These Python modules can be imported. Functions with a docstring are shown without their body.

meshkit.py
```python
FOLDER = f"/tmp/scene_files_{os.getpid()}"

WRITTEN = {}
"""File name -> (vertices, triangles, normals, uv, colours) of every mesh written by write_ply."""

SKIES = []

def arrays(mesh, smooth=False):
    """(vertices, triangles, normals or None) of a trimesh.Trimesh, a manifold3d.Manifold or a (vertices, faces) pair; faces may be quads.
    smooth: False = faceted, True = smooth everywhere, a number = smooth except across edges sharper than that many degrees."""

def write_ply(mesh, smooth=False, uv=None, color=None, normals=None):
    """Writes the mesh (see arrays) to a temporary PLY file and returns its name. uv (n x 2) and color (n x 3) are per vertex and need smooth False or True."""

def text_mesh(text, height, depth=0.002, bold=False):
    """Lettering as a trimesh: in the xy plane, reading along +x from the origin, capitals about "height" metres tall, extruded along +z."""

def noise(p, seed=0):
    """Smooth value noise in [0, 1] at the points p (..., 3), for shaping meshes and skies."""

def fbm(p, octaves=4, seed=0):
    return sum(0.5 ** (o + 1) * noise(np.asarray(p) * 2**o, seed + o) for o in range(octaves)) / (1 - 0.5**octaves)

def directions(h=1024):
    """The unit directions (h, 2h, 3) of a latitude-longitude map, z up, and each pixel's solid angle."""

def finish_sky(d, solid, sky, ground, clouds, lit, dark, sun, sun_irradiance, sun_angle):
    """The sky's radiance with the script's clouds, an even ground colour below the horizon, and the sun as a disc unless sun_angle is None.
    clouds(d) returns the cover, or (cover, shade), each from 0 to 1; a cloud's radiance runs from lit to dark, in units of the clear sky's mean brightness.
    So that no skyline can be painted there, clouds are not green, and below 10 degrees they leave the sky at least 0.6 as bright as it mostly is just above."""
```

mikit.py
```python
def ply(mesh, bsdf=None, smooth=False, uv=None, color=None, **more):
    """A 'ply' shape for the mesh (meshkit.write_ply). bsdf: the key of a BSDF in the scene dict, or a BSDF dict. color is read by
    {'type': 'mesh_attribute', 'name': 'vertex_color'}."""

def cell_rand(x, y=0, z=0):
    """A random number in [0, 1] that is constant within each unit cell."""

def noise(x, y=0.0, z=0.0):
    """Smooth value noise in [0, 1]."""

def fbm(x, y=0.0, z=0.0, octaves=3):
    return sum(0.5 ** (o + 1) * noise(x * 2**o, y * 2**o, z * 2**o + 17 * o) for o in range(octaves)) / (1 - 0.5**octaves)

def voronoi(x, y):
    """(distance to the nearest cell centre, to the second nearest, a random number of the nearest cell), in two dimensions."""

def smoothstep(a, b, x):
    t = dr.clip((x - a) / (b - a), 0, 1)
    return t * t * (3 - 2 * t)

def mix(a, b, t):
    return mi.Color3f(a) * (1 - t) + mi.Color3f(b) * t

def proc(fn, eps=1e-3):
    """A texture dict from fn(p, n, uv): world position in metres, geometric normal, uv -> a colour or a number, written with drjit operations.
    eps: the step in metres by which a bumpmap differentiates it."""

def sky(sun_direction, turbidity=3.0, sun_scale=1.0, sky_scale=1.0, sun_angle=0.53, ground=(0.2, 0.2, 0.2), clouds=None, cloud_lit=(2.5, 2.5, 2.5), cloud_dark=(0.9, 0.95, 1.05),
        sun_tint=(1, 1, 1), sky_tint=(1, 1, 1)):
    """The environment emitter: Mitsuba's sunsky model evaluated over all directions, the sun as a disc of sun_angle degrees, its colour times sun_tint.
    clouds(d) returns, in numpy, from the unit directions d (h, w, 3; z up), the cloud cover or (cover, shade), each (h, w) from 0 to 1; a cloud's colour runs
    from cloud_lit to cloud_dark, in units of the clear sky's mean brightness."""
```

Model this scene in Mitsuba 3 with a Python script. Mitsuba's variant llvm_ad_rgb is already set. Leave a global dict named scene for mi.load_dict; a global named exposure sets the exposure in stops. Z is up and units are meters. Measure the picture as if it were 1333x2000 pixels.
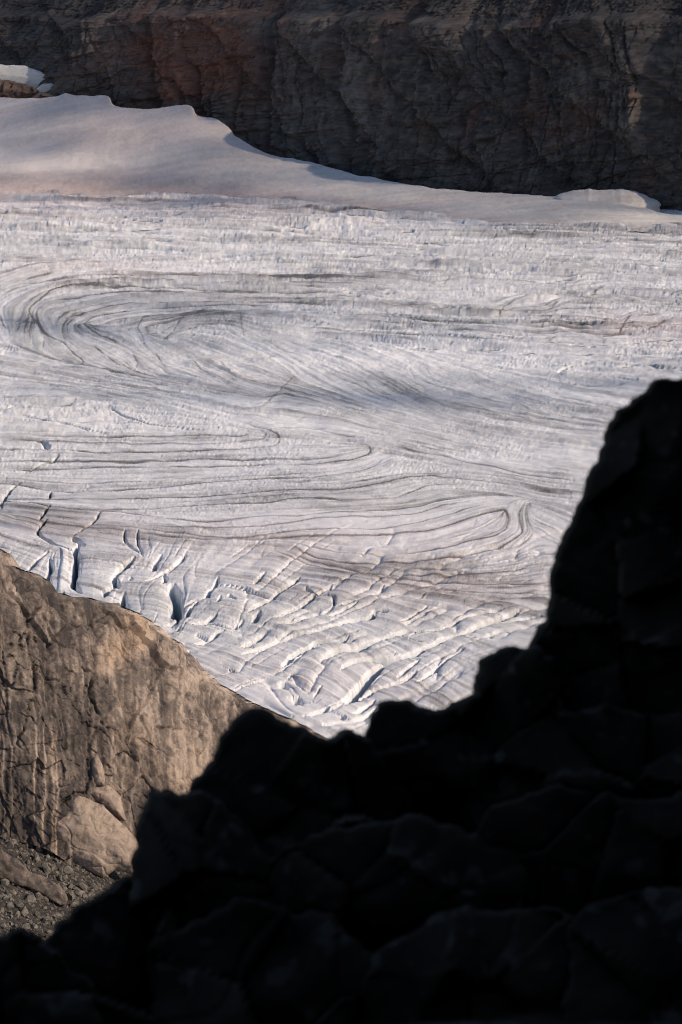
import math
import numpy as np
import trimesh
import drjit as dr
import mitsuba as mi
import mikit
import meshkit
from scipy import ndimage
from scipy.spatial import cKDTree
import shapely
from shapely.geometry import Polygon

T = mi.ScalarTransform4f
rng = np.random.default_rng(7)
scene, labels = {}, {}

# ---- camera, sky, exposure -------------------------------------------------------------------
EYE = np.array([0.0, 0.0, 250.0])                 # on a shoulder 250 m above the glacier
PITCH = math.radians(12.0)
scene['camera'] = {
    'type': 'thinlens', 'fov': 15.182, 'fov_axis': 'x', 'aperture_radius': 0.0105, 'focus_distance': 1150.0,
    'near_clip': 0.5, 'far_clip': 30000.0,
    'to_world': T().look_at(origin=EYE.tolist(), target=[0, math.cos(PITCH) * 100, 250 - math.sin(PITCH) * 100], up=[0, 0, 1])}
SUN_AZ, SUN_EL = math.radians(111), math.radians(30)      # from the right, clockwise from the view
SUN = [math.sin(SUN_AZ) * math.cos(SUN_EL), math.cos(SUN_AZ) * math.cos(SUN_EL), math.sin(SUN_EL)]
scene['sky'] = mikit.sky(SUN, turbidity=3, sun_tint=(.93, .965, 1.075), sky_tint=(1.10, .99, .96))
exposure = 1.55
# ---- the lie of the land ---------------------------------------------------------------------
def sstep(a, b, x):
    t = np.clip((x - a) / (b - a), 0, 1)
    return t * t * (3 - 2 * t)


def ice_base(X, Y):
    """Broad height of the glacier: flat basin, falling away towards the valley in front."""
    near = np.clip((1140 - Y) / 300, 0, 3)
    z = -26 * near ** 1.5
    z = z + 5.0 * np.exp(-((X + 170) / 260) ** 2 - ((Y - 1450) / 120) ** 2)
    z = z + 4.0 * np.exp(-((X - 240) / 170) ** 2 - ((Y - 1500) / 200) ** 2)
    return z


def poly_at(t, ts, vs):
    return np.interp(t, ts, vs)


def resample(P, n, k=None):
    """n points evenly along a 3D polyline."""
    d = np.r_[0, np.cumsum(np.linalg.norm(np.diff(P, axis=0), axis=1))]
    t = np.linspace(0, d[-1], n)
    return np.c_[[np.interp(t, d, P[:, k]) for k in range(3)]].T


def rock_sheet(crest, foot, nu, nv):
    """The sunlit buttress before any relief: nv x nu points from its crest (row 0) down to its foot."""
    A, B = resample(crest, nu), resample(foot, nu)
    for k in range(3):                       # the foot line is rounded
        B[:, k] = np.convolve(np.pad(B[:, k], 20, 'edge'), np.ones(41) / 41, 'valid')
    v = np.linspace(0, 1, nv)[:, None, None]
    out = np.array([0.22, -0.80, 0.45])
    return A * (1 - v) + B * v + 11.0 * np.sin(np.pi * v ** .8) * out
# ---- survey of the glacier, metres (x y x y ...) -----------------------------------------------
CREVASSES = [  # (width, depth, course)
    (2.2, 15, '-117.2 1116.2 -117.5 1103.1 -115.9 1093.9 -114.8 1078 -113.7 1062.9 -113.1 1049.9 -110 1040.8 -107.8 1033.3'),
    (1.5, 6, '-136.7 1163.5 -137.6 1154.5 -138.1 1138.1 -136.7 1132.1 -133 1124.4 -126.8 1111.7 -118.6 1104.8'),
    (1.3, 5, '-139.2 1195.9 -139.1 1184.1 -139.7 1172.6 -140.2 1160.1'),
    (1.8, 7, '-121.4 1125.3 -117.7 1118 -114.1 1110'),
    (1.2, 5, '-113 1179.5 -113.6 1163.5 -115.5 1150.1 -119.4 1135 -121.2 1125.3'),
    (2.0, 10, '-134.5 1066.6 -133.4 1078 -132.3 1087.4 -131 1092.3 -128.7 1098'),
    (2.0, 10, '-124.4 1042.8 -123 1047.7 -124.8 1060.7 -124.8 1070.3 -125.9 1080.3 -127.4 1089.8'),
    (2.5, 14, '-89.6 1087.4 -93.2 1076.4 -96.4 1059.2 -94.7 1047.7 -97.9 1039.4 -98 1028.6'),
    (2.5, 12, '-87.8 1015.5 -88.8 1022 -90.1 1028.6 -90.4 1036.7'),
    (1.2, 4, '-98.2 1138.1 -97.5 1123.5 -94.3 1109.1 -89.4 1098.9 -87.8 1092.3'),
    (1.2, 4, '-92.2 1135 -90.4 1111.7 -87.8 1098.9 -87 1088.2'),
    (2.0, 9, '-80.3 1066.6 -80.5 1078.8 -78.7 1093.9'),
    (1.6, 7, '-68.4 1094.7 -70.7 1078 -76 1064.3 -83 1052.7'),
    (1.6, 7, '-75.1 1050.6 -74.4 1057 -75.5 1062.9'),
    (3.8, 22, '-71.4 1050.6 -70.4 1044.2 -68.7 1037.3 -67.7 1025.3 -67.5 1015.5 -66 1001.7'),
    (2.0, 7, '-52.3 1057 -52.6 1049.8 -55.2 1037.3 -55.6 1031.9 -60.3 1029.9 -64.5 1022'),
    (1.2, 4, '-51.4 1047.7 -40.2 1041.5 -29 1031.2'),
    (1.5, 5, '-32.5 1066.6 -35 1054.1 -36.5 1046.3'),
    (2.2, 9, '-17.4 1063.6 -21.1 1053.4 -29 1031.2 -34 1022 -37.9 1012.3'),
    (2.2, 11, '-33.5 1013 -35 999.2'),
    (1.8, 7, '-39.8 1002.9 -40.6 995.6'),
    (2.2, 10, '-11 1035.3 -12.6 1028.6 -16.3 1022 -21 1013.6 -26 1004.8'),
    (1.6, 6, '-4 1047.7 -8.2 1039.4 -11 1035.3'),
    (1.3, 4, '-14.8 1047.7 -11.6 1037.3 -8.8 1035.3 -2.9 1030.6 -2.8 1018.7'),
    (1.9, 6, '-2.8 1018.7 -4.9 1015.5 -9.7 1009.2 -15 1006 -19.7 1001.1 -25.4 996.8'),
    (1.5, 4, '18.4 1047 11.8 1033.3 5 1026.6 -1.8 1018.7'),
    (2.2, 7, '19.5 1013.6 14.3 1015.5 11.9 1006 6.7 1004.2 -0.7 998 -8.1 991.4 -13.2 987.2 -18.4 984.2 -28.9 973.8 -33.3 966.5'),
    (2.2, 7, '33.7 993.2 27.3 992 22.8 988.4 18 984.2 12.9 979.6 6.7 973.3 2.3 969.3'),
    (2.2, 7, '3.6 982.5 -2.7 978.4 -9.4 976.7 -12 972.1 -14.9 969.3 -20.9 956.5 -22.8 951.1'),
    (2.3, 8, '13.9 979.6 4.5 970.4 -2.7 965.4 -5.3 960.9 -6.8 958.2'),
    (2.2, 7, '35 975.5 23.8 963.7 12.6 960.9 4.5 955.4 -0.1 947.4'),
    (3.2, 17, '23.9 965.4 17.6 958.2 14.7 952.7 11.8 944.2 7 929.7 4.1 920.7 2 912.3'),
    (2.2, 10, '28.8 947.9 23.6 938.4 20.7 935.3 18.1 933.3 13 929.7 9.5 923.7 5.1 918.2'),
    (1.8, 6, '-4.3 909.4 -7.1 906.6 -12.5 901.8'),
    (2.2, 9, '1.6 902.3 -0.8 899.9'),
    (2.0, 8, '12.9 917.7 6.9 907 4.4 904.2'),
    (2.0, 7, '12.8 909.4 8.7 902.3 5.3 899 -1.2 895.7 -7 893.9'),
    (2.6, 9, '-42.4 945.8 -41.3 946.8'),
    (2.8, 10, '-22.2 934.3 -19.9 927.2'),
    (2.8, 11, '-16.9 920.2 -15.7 914.8 -13.9 912.3'),
    (0.7, 3, '-7.2 931.2 -9.7 920.7 -11.9 917.2'),
    (1.4, 4, '-18.2 959.3 -20.7 956 -23 951.1'),
    (2.0, 8, '-29.5 988.4 -34.8 976.7 -39.3 971'),
    (1.6, 4, '-18 985.4 -29.1 973.8 -39 963.7'),
    (1.8, 6, '-46.5 990.2 -48.6 987.2 -51.4 981.3 -57.8 976.7'),
    (2.0, 8, '-50 1007.3 -54.4 1001.1 -59.9 995'),
    (1.8, 6, '-70.9 994.4 -66.5 999.2 -65.1 1002.9'),
    (1.6, 7, '-64.9 993.2 -65.6 987.2'),
    (1.5, 5, '-41.1 998 -45.7 995 -52.2 998 -57.2 994.4'),
    (1.5, 5, '-58.1 1031.2 -62.1 1015.5 -62.6 1006'),
    (1.3, 4, '-46.9 1033.3 -43.2 1026.6'),
    (1.5, 5, '-50 1031.9 -50.6 1022'),
    (2.0, 5, '74 1016.2 67.4 1009.8 57.2 998.6 48.3 989.6 41.8 984.8 37.2 980.2'),
    (1.8, 5, '66.1 1016.2 51.2 1006.7 41.3 996.8 31.6 991.4 27.2 987.2'),
    (1.6, 4, '82.1 998 72.5 993.2 63.9 990.8 56.5 984.8 48.3 988.4'),
    (1.6, 4, '84.1 1010.4 71.2 1004.2 59.7 998.6 47.7 989'),
    (2.0, 6, '45 987.8 40.3 981.9 32 971.5 23.6 964.2 16.5 956.5'),
    (1.6, 5, '48.5 971.5 42.9 963.1 38.6 954.4 33.2 943.7 28.8 936.4'),
    (1.6, 5, '30.7 960.4 25.9 950.6 21.2 941'),
    (1.5, 4, '35.7 1022.6 30.1 1011.1 27.3 1006.7 23.5 1002.9'),
    (1.5, 4, '7.1 1023.3 0.7 1013.6 -5.5 1006.7'),
    (1.6, 5, '-148.1 1320 -149.1 1304.8 -155 1293.5 -158.3 1274.5'),
    (1.6, 5, '-182.5 1427.8 -171.4 1414 -158.1 1399.6 -145.3 1385.9 -127 1370.2'),
    (1.6, 5, '-132.4 1449.7 -125.3 1428.3 -113.2 1407.5 -100.3 1393.7 -74.7 1375.4'),
    (1.2, 4, '-142.4 1229.7 -141 1210.2'),
    (1.2, 4, '-142.1 1227.2 -140.9 1211.4'),
    (2.6, 6, '-163.2 1350.5 -158.5 1345.4 -155.6 1333.9'),
    (1.6, 5, '-189 1437.5 -187 1449.4'),
    (1.6, 6, '-161.1 1187.6 -163.2 1213.8 -162.2 1237 -159.5 1248.2'),
    (3.0, 7, '0.2 2323.2 46.3 2301.8 90.7 2260.1'),
    (3.0, 7, '0.2 1995.3 37.2 1979.4 73 1957.4'),
    (3.0, 7, '35.4 1879.9 46.4 1868.5 61 1854.3'),
    (3.0, 7, '103.3 1733.3 137.6 1734.6 173.4 1717.6 203.2 1727.3 232.8 1732.3'),
    (3.0, 6, '109.4 1675.1 143.2 1675.4 177 1676 224.5 1669.2'),
    (2.6, 5, '168 1597.5 179.6 1606.2 190.5 1610.3 201 1595.4 217.4 1585.4'),
    (2.6, 5, '136 1581.7 156.1 1624.9 176 1633.3 190.5 1625'),
    (2.6, 5, '146.6 1564.7 167 1556.3 185.1 1541.9 204.5 1547.5'),
    (2.6, 6, '129.2 1544.1 149.8 1531.7 174 1525.7'),
]
FOLIATION = [  # (darkness, course) of the dirty bands
    (0.8, '0.2 2125.1 -92.6 2132.4 -178.1 2132.4 -236.3 2078.9 -259.1 2028 -265 1979.4'),
    (1, '0.2 2005 -98.3 2028 -176.2 2058.2 -207.4 2048 -229.2 2011.5 -232.2 1963.7 -235.7 1933 -229 1880.1 -215.9 1821.9 -205.1 1774.6 -192.2 1744.4 -181.3 1700.6 -168.2 1650.9 -168.3 1622.4'),
    (0.8, '0.2 2014.8 -107.6 2011.5 -160.1 2011.5 -194.7 1992.1 -207.1 1973.1 -221.9 1966.8'),
    (1, '0.2 1924 -104.5 1951.3 -155 1945.2 -174.2 1924 -189.7 1891.6 -200.4 1863.1 -198.5 1813.8 -190.8 1754.4'),
    (1, '-64.7 1933 -103.2 1927 -147.1 1918.1 -168 1891.6 -182.4 1863.1 -184.4 1830 -173.3 1790.1 -157 1751.8 -144.4 1715'),
    (0.7, '-93.9 1894.5 -116.4 1888.7 -149.3 1871.6 -165.9 1854.7 -171.1 1813.8'),
    (0.7, '-127.5 1883 -145.3 1863.1 -145.4 1821.9 -138.6 1774.6 -133.5 1722.2'),
    (0.8, '-101.8 1900.4 -116.5 1871.6 -118.5 1813.8 -122.5 1744.3'),
    (0.9, '-167.9 1722.3 -156.1 1683.9 -141.4 1629.6'),
    (0.9, '-124.7 1700.5 -117.7 1657.9 -111.8 1615.3'),
    (0.7, '-138 1686.2 -131.6 1643.8 -131.6 1610.4'),
    (0.7, '-102.2 1686.2 -89.3 1615.3 -78.5 1574.3'),
    (0.8, '-227.4 1863.1 -231.2 1830 -227.5 1782.3'),
    (0.8, '-253.2 1888.8 -243.3 1830 -237.3 1805.9'),
    (0.7, '-225.2 1854.7 -219.8 1790.1 -214.5 1754.4'),
    (0.6, '-206.3 1767 -200.7 1707.8'),
    (0.8, '-242.2 2132.4 -255 2096.4 -265.3 2044.7'),
    (0.6, '-79.2 1657.7 -71.2 1605.8 -65.4 1550'),
    (0.6, '-35.4 1645.6 -26.2 1591.3'),
    (0.6, '-74.4 1883 -71.3 1821.8 -67.1 1766.8'),
    (0.7, '-29.3 1586.6 -33.4 1550.7 -39.8 1493.4 -48.8 1445.1'),
    (0.5, '150.5 1763.2 141.3 1737.1'),
    (1, '-180 1327.6 -152 1331.4 -115.1 1326.6 -72 1328.4 -60 1331.1 -47.9 1335.2 -35.8 1340.6 -32.9 1352.5 -34.9 1367.2 -41.1 1380.6 -49.9 1392.8 -58.9 1405.3'),
    (0.8, '-183.4 1354.3 -125 1346.9 -72.8 1343.9 -56.7 1350.7 -42 1356.3 -40.7 1368.4 -46.1 1379'),
    (0.7, '-185.5 1369.9 -143.5 1367.3 -118.3 1365.1 -74 1366.1 -53.1 1364 -49.2 1372.1 -51.2 1380.2'),
    (0.7, '-190.6 1409.7 -147 1402.5 -130.6 1410 -117.5 1407.4'),
    (0.7, '-199.3 1476.1 -181.3 1475.7 -178.9 1488.3'),
    (0.8, '-187.8 1449.4 -156.1 1449.3 -154.3 1465.8 -155.2 1477.7'),
    (1.2, '-173.6 1278.3 -152.1 1282.1 -119.8 1288.5 -69.9 1287.5 -46.3 1288.9 -18.7 1286.4 -3 1294.1 8.9 1304.5 15.5 1321.5 14 1337.3 9.2 1345.3'),
    (0.8, '-176.5 1301 -145 1303.6 -105 1301.3 -70.7 1304.1 -54.8 1302.9 -15 1300.6 -1.7 1307.1 9 1318.8'),
    (1, '-169.7 1248.2 -157.6 1243.2 -143.6 1233.3 -122 1228.4 -99.7 1232.1 -67.5 1242 -48.7 1247 -33.5 1250.8 -14.4 1248.2 0.9 1255.7 14.9 1273.5 20.7 1298'),
    (0.7, '-171 1258.2 -116.1 1247 -68.2 1254.6 -33.7 1258.3 -6.8 1263.4 4.8 1278.6'),
    (1, '-165.2 1213.8 -136.4 1209 -112.3 1204.2 -65.9 1210.2 -43.8 1215 -21.5 1217.4 -2.9 1214.9 12.1 1224.6 22.1 1235.6 33.9 1246.7 40.5 1251.7 54.7 1262.9'),
    (1, '-164.9 1211.4 -148.6 1199.4 -125.3 1186.5 -103 1181.8 -64.7 1188.8 -35.7 1192.3 -21.2 1199.3 3.1 1195.7 22.9 1200.4 33.1 1214.7 47.5 1235.4 58.9 1236.5 73.8 1231.4'),
    (0.9, '-164.4 1207.8 -151.1 1201.8 -124.3 1184.1 -104.9 1174.9 -77.3 1157.8 -62.8 1152.3 -34.7 1158.9 -20.5 1158.9 -6.3 1165.6 8 1167.9 32.2 1178.1 49.8 1199 61.3 1207.3'),
    (0.9, '-88.2 1144.6 -62.2 1139.1 -41.2 1141.2 -20.3 1147.8 -9.8 1154.4 7.9 1155.5 31.7 1162.2 44.2 1178 60.8 1196.6'),
    (1, '-85.3 1136 -61.3 1123.5 -47.3 1118.9 -30.3 1126.3 -13.1 1132 11.9 1132 31.2 1141.1 42.4 1154.3 56 1172.2 70 1191.8'),
    (1.2, '-40.3 1115.2 -19.9 1120.7 11.1 1120.6 30.8 1126.2 36.6 1127.1 51.2 1144.4 62.6 1160.9 76.5 1179 77.5 1172.1 77.8 1162 75.4 1138.9 70.2 1121.5 63.7 1115.1 56.5 1109.9 49.4 1102.2 39.1 1097.2 22.5 1092.2 5.3 1096.3 -22.7 1111.7'),
    (0.6, '63 1155.3 60.7 1138.9 51.7 1124.3'),
    (1.3, '86.7 1192.9 83.3 1168.7 82.4 1145.4 82 1129.9 76.6 1113.4 69.1 1102.1 59.1 1093 50.8 1088.2 38.6 1083.4 25.2 1080.3 5.7 1082.6 -11.1 1092.3 -22.6 1109.1'),
    (0.9, '89.6 1078.7 81.4 1075.6 76.4 1069.5 64.1 1062.8 50.9 1060.6 24.8 1062.1 14.3 1065.8 -5.9 1080.3 -24 1098'),
    (0.9, '87.5 1051.2 63.3 1049.1 44 1052 24.7 1057.7 0.1 1069.6 -14.8 1083.4 -30.8 1100.5'),
    (0.8, '51.9 1318.7 56.7 1310.8 61.8 1298.9 74.2 1285.7 86.3 1270.1 101.1 1259.7 118.1 1249.4'),
    (0.7, '30.9 1338.7 36 1325.4 56.7 1312.1'),
    (0.7, '39.4 1260.5 59.4 1247.7 79.4 1241.2 98.2 1222.6 112.6 1216.4'),
    (0.6, '95.5 1187 101.8 1175.4 105.6 1164.1'),
    (0.6, '90.5 1153 95.5 1142 98.2 1131.8'),
    (0.9, '213.5 1876.4 204 1830.9 192.3 1762.3'),
    (0.8, '236.3 1853.4 225.9 1814.1 215.7 1789.3'),
    (0.7, '90.5 2114.3 83.2 2058.2'),
    (0.7, '135.5 1963.6 122.8 1917.8 116.3 1873.9'),
    (0.6, '165.8 1948.1 156.3 1902.9'),
    (0.6, '199.1 2096.4 187.3 2058.2'),
    (0.6, '150.5 1853.7 142.2 1803.8'),
    (0.6, '210.7 2044.6 198.7 2005'),
    (0.6, '53.9 1630.7 56.2 1583.9'),
    (0.6, '83.3 1593.5 85 1547.8'),
    (0.6, '104.4 1457.2 107.5 1443.5'),
    (0.6, '12.3 1574.2 21 1517'),
    (0.7, '43.7 1619.6 46.1 1566'),
    (0.7, '-37 1384.9 -21.6 1389.6 -7.4 1384.5'),
    (0.6, '-10.2 1381.6 -1.8 1370.8 6.5 1362.7'),
]
GRAIN = [  # courses along which the ice is drawn out
    '-368.1 2769.9 340.2 2555.7',
    '-338.8 2545.3 319.7 2399',
    '-313.8 2353.9 297.4 2227.8',
    '-300 2247.9 0.2 2239.8 283.5 2121.5',
    '-141.3 1918.1 0.2 1912.1 242 1803',
    '-91.6 1846.4 48.5 1805.1 229.6 1708.4',
    '-37.9 1766.7 81.5 1731.5 221.2 1643.7',
    '77.9 1652.9 210.9 1564.9',
    '0.2 2353.9 91.1 2268.3 285 2132.4',
    '0.2 2114.3 136.9 2044.6 260.9 1948.1',
    '0.2 1924 88.7 1888.4 238.4 1775.5',
    '-226.2 1681.6 -151.4 1605.5 -82.3 1525.2 -4.8 1430.9',
    '-216.9 1610.6 -144.9 1535.6 -78.9 1461.1 -30.4 1406.6',
    '-182.6 1754.4 -123.5 1669.7 -52.2 1550.3 9.8 1439.7 64.8 1365.9 129.6 1317.2',
    '-130.5 1766.9 -72 1646 -5 1495 65.8 1387 132.1 1343.9',
    '-78.7 1805.8 -36.6 1704.8 16.8 1550.8 67.8 1432.6 135.4 1378.5',
    '-23.3 1741.3 27.3 1620.4 85.3 1485.3 146.7 1407.5',
    '32.6 1728 75.2 1594.1 127.9 1456.3 153.9 1422.6',
    '91.9 1604.4 126.6 1512.7 157.3 1455.1',
    '-51.1 1729.2 -21.6 1610.2 4.1 1495.4',
    '11.4 1679.9 35.3 1539 55.9 1424.6',
    '9.5 1393.5 62.9 1325.2 123.9 1284.7',
    '-210.4 1561.3 -141.6 1499.6 -77.5 1435.1 -47 1391.5',
    '-203.9 1511.5 -187.1 1499.5',
    '-7.4 1365.2 25.6 1345.4 62.9 1325.2',
    '-160.3 1176 -119.8 1132 -83.5 1111.7 -41.8 1092.3',
    '-153.3 1122.5 -117.4 1086.6 -92.1 1076.4 -71.7 1068.8',
    '-23.2 1057.7 7.1 1036.6 48.5 1007.3',
    '7.2 1043.5 49.1 1020 81.3 1001.1',
    '-89.4 1043.5 -67.5 1035.3 -52.3 1029.9',
    '-52.9 1043.5 -29 1031.2 -9.7 1010.4',
    '-64.5 986 -33 957.6 -5.1 928.7',
    '-47.6 973.3 -13 945.8 10.1 911.4',
    '-13.9 1010.4 10.9 986 26.7 968.7',
    '19.5 1010.4 47 974.4 58.2 957.6',
    '32.4 957.6 52.6 926.2',
    '33.7 936.4 49.7 906.6',
    '49.2 1023.3 79.2 1001.1',
    '-52.6 952.2 -28.2 926.2 -5 899.5',
    '-25.8 909 -4.9 885.6',
    '-1.3 992 18.5 957.6 37.2 926.2',
    '-5.2 952.2 14.1 926.2 32.5 901.8',
    '-142.5 1072.6 -122.4 1050.6 -103.8 1036.7',
    '-85.7 1080.3 -58.3 1065.1 -31.7 1050.6',
]
DIRT_BANDS = [  # (half width, strength, course)
    (9.2, 0.75, '-163.6 1201.8 -135.8 1172.6 -109.9 1151.2 -85.3 1136 -66.8 1118.9 -49.3 1111.7'),
    (5.9, 0.5, '-160.3 1176 -128.4 1147.9 -101.2 1132 -76.8 1113.5'),
    (6.7, 0.8, '-42.5 1111.7 -31.9 1098.9 -20.4 1085.8'),
    (3.1, 0.5, '-28.6 1084.2 -21.5 1082.7'),
    (6.0, 0.9, '-16.9 1078.7 2.5 1069.6 12.1 1065.1'),
    (4.3, 0.7, '5.1 1062.1 22 1056.3 28.9 1053.4'),
    (4.8, 0.9, '20.2 1050.5 25.5 1046.3 39 1039.4 51.2 1029.9'),
    (3.9, 0.9, '57.5 1028.6 65.4 1022 73 1016.8'),
    (3.2, 0.8, '75.8 1016.8 81.7 1011.7 85.9 1007.3'),
    (12.1, 0.7, '72.6 1232.7 88.2 1222.7 110.6 1208'),
    (8.1, 0.5, '91.6 1201.1 108.8 1186.9'),
    (9.2, 0.5, '20 1341.4 43.7 1312.2 61.6 1296.3'),
    (6.8, 0.4, '-7.4 1376.1 14.8 1362.9'),
    (3.6, 0.5, '-23.3 1065.1 -5.8 1057.7 7.2 1049.1'),
    (3.3, 0.35, '-5.7 1036.6 19.7 1023.3'),
    (18.5, 0.5, '-198.5 2121.5 -114.5 2143.4 0.2 2096.4'),
    (21.9, 0.5, '-114.9 2150.8 -45.5 2132.4 14 2085.9'),
    (13.4, 0.35, '66.7 1804.9 105.9 1790.9 150.2 1803.7'),
    (19.0, 0.6, '115.3 2470.1 211.1 2436.4 324.6 2436.4'),
    (14.4, 0.7, '159.1 2460.4 192.7 2450.7'),
    (12.0, 0.5, '-300 2247.9 -208.9 2235.8 -129.4 2256'),
]
DIRT_SHADE_ZONES = [  # dirt, plus soft shade and sunlit patches painted as tone (x, y, half length, half depth, strength)
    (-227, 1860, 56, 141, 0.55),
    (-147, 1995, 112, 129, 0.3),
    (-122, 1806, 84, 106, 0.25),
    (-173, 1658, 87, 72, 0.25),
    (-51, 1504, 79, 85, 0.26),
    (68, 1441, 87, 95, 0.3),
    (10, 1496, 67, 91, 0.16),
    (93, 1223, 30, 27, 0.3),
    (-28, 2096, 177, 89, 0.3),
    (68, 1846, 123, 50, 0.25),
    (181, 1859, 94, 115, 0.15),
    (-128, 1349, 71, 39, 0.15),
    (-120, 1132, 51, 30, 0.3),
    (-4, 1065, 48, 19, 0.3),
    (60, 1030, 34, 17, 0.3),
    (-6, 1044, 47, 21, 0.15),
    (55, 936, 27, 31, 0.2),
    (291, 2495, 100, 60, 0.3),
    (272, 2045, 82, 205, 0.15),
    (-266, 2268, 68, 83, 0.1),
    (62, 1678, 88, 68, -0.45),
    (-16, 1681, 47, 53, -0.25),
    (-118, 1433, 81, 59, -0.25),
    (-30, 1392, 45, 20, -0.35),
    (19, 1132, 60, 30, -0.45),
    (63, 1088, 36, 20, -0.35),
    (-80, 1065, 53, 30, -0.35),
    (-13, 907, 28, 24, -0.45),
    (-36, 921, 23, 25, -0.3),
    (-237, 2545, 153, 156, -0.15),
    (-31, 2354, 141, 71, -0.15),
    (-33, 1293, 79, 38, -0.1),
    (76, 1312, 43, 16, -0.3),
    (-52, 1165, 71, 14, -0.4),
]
PINK_ZONES = [  # (x, y, half length, half depth, strength)
    (-4, 1113, 103, 55, 0.8),
    (39, 1044, 64, 35, 0.7),
    (-13, 926, 58, 40, 0.6),
    (-205, 2189, 105, 77, 0.6),
    (223, 1803, 44, 83, 0.9),
    (-121, 1142, 58, 41, 0.6),
    (-315, 2897, 173, 120, 0.6),
]
SNOW_EDGE = '-487 2819.6 -379.6 2858 -266.9 2871 -151.1 2845.1 -36.7 2769.9 44.9 2698.6 121.1 2598.1 215.2 2484.8 324 2431.7 399.8 2399'
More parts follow.
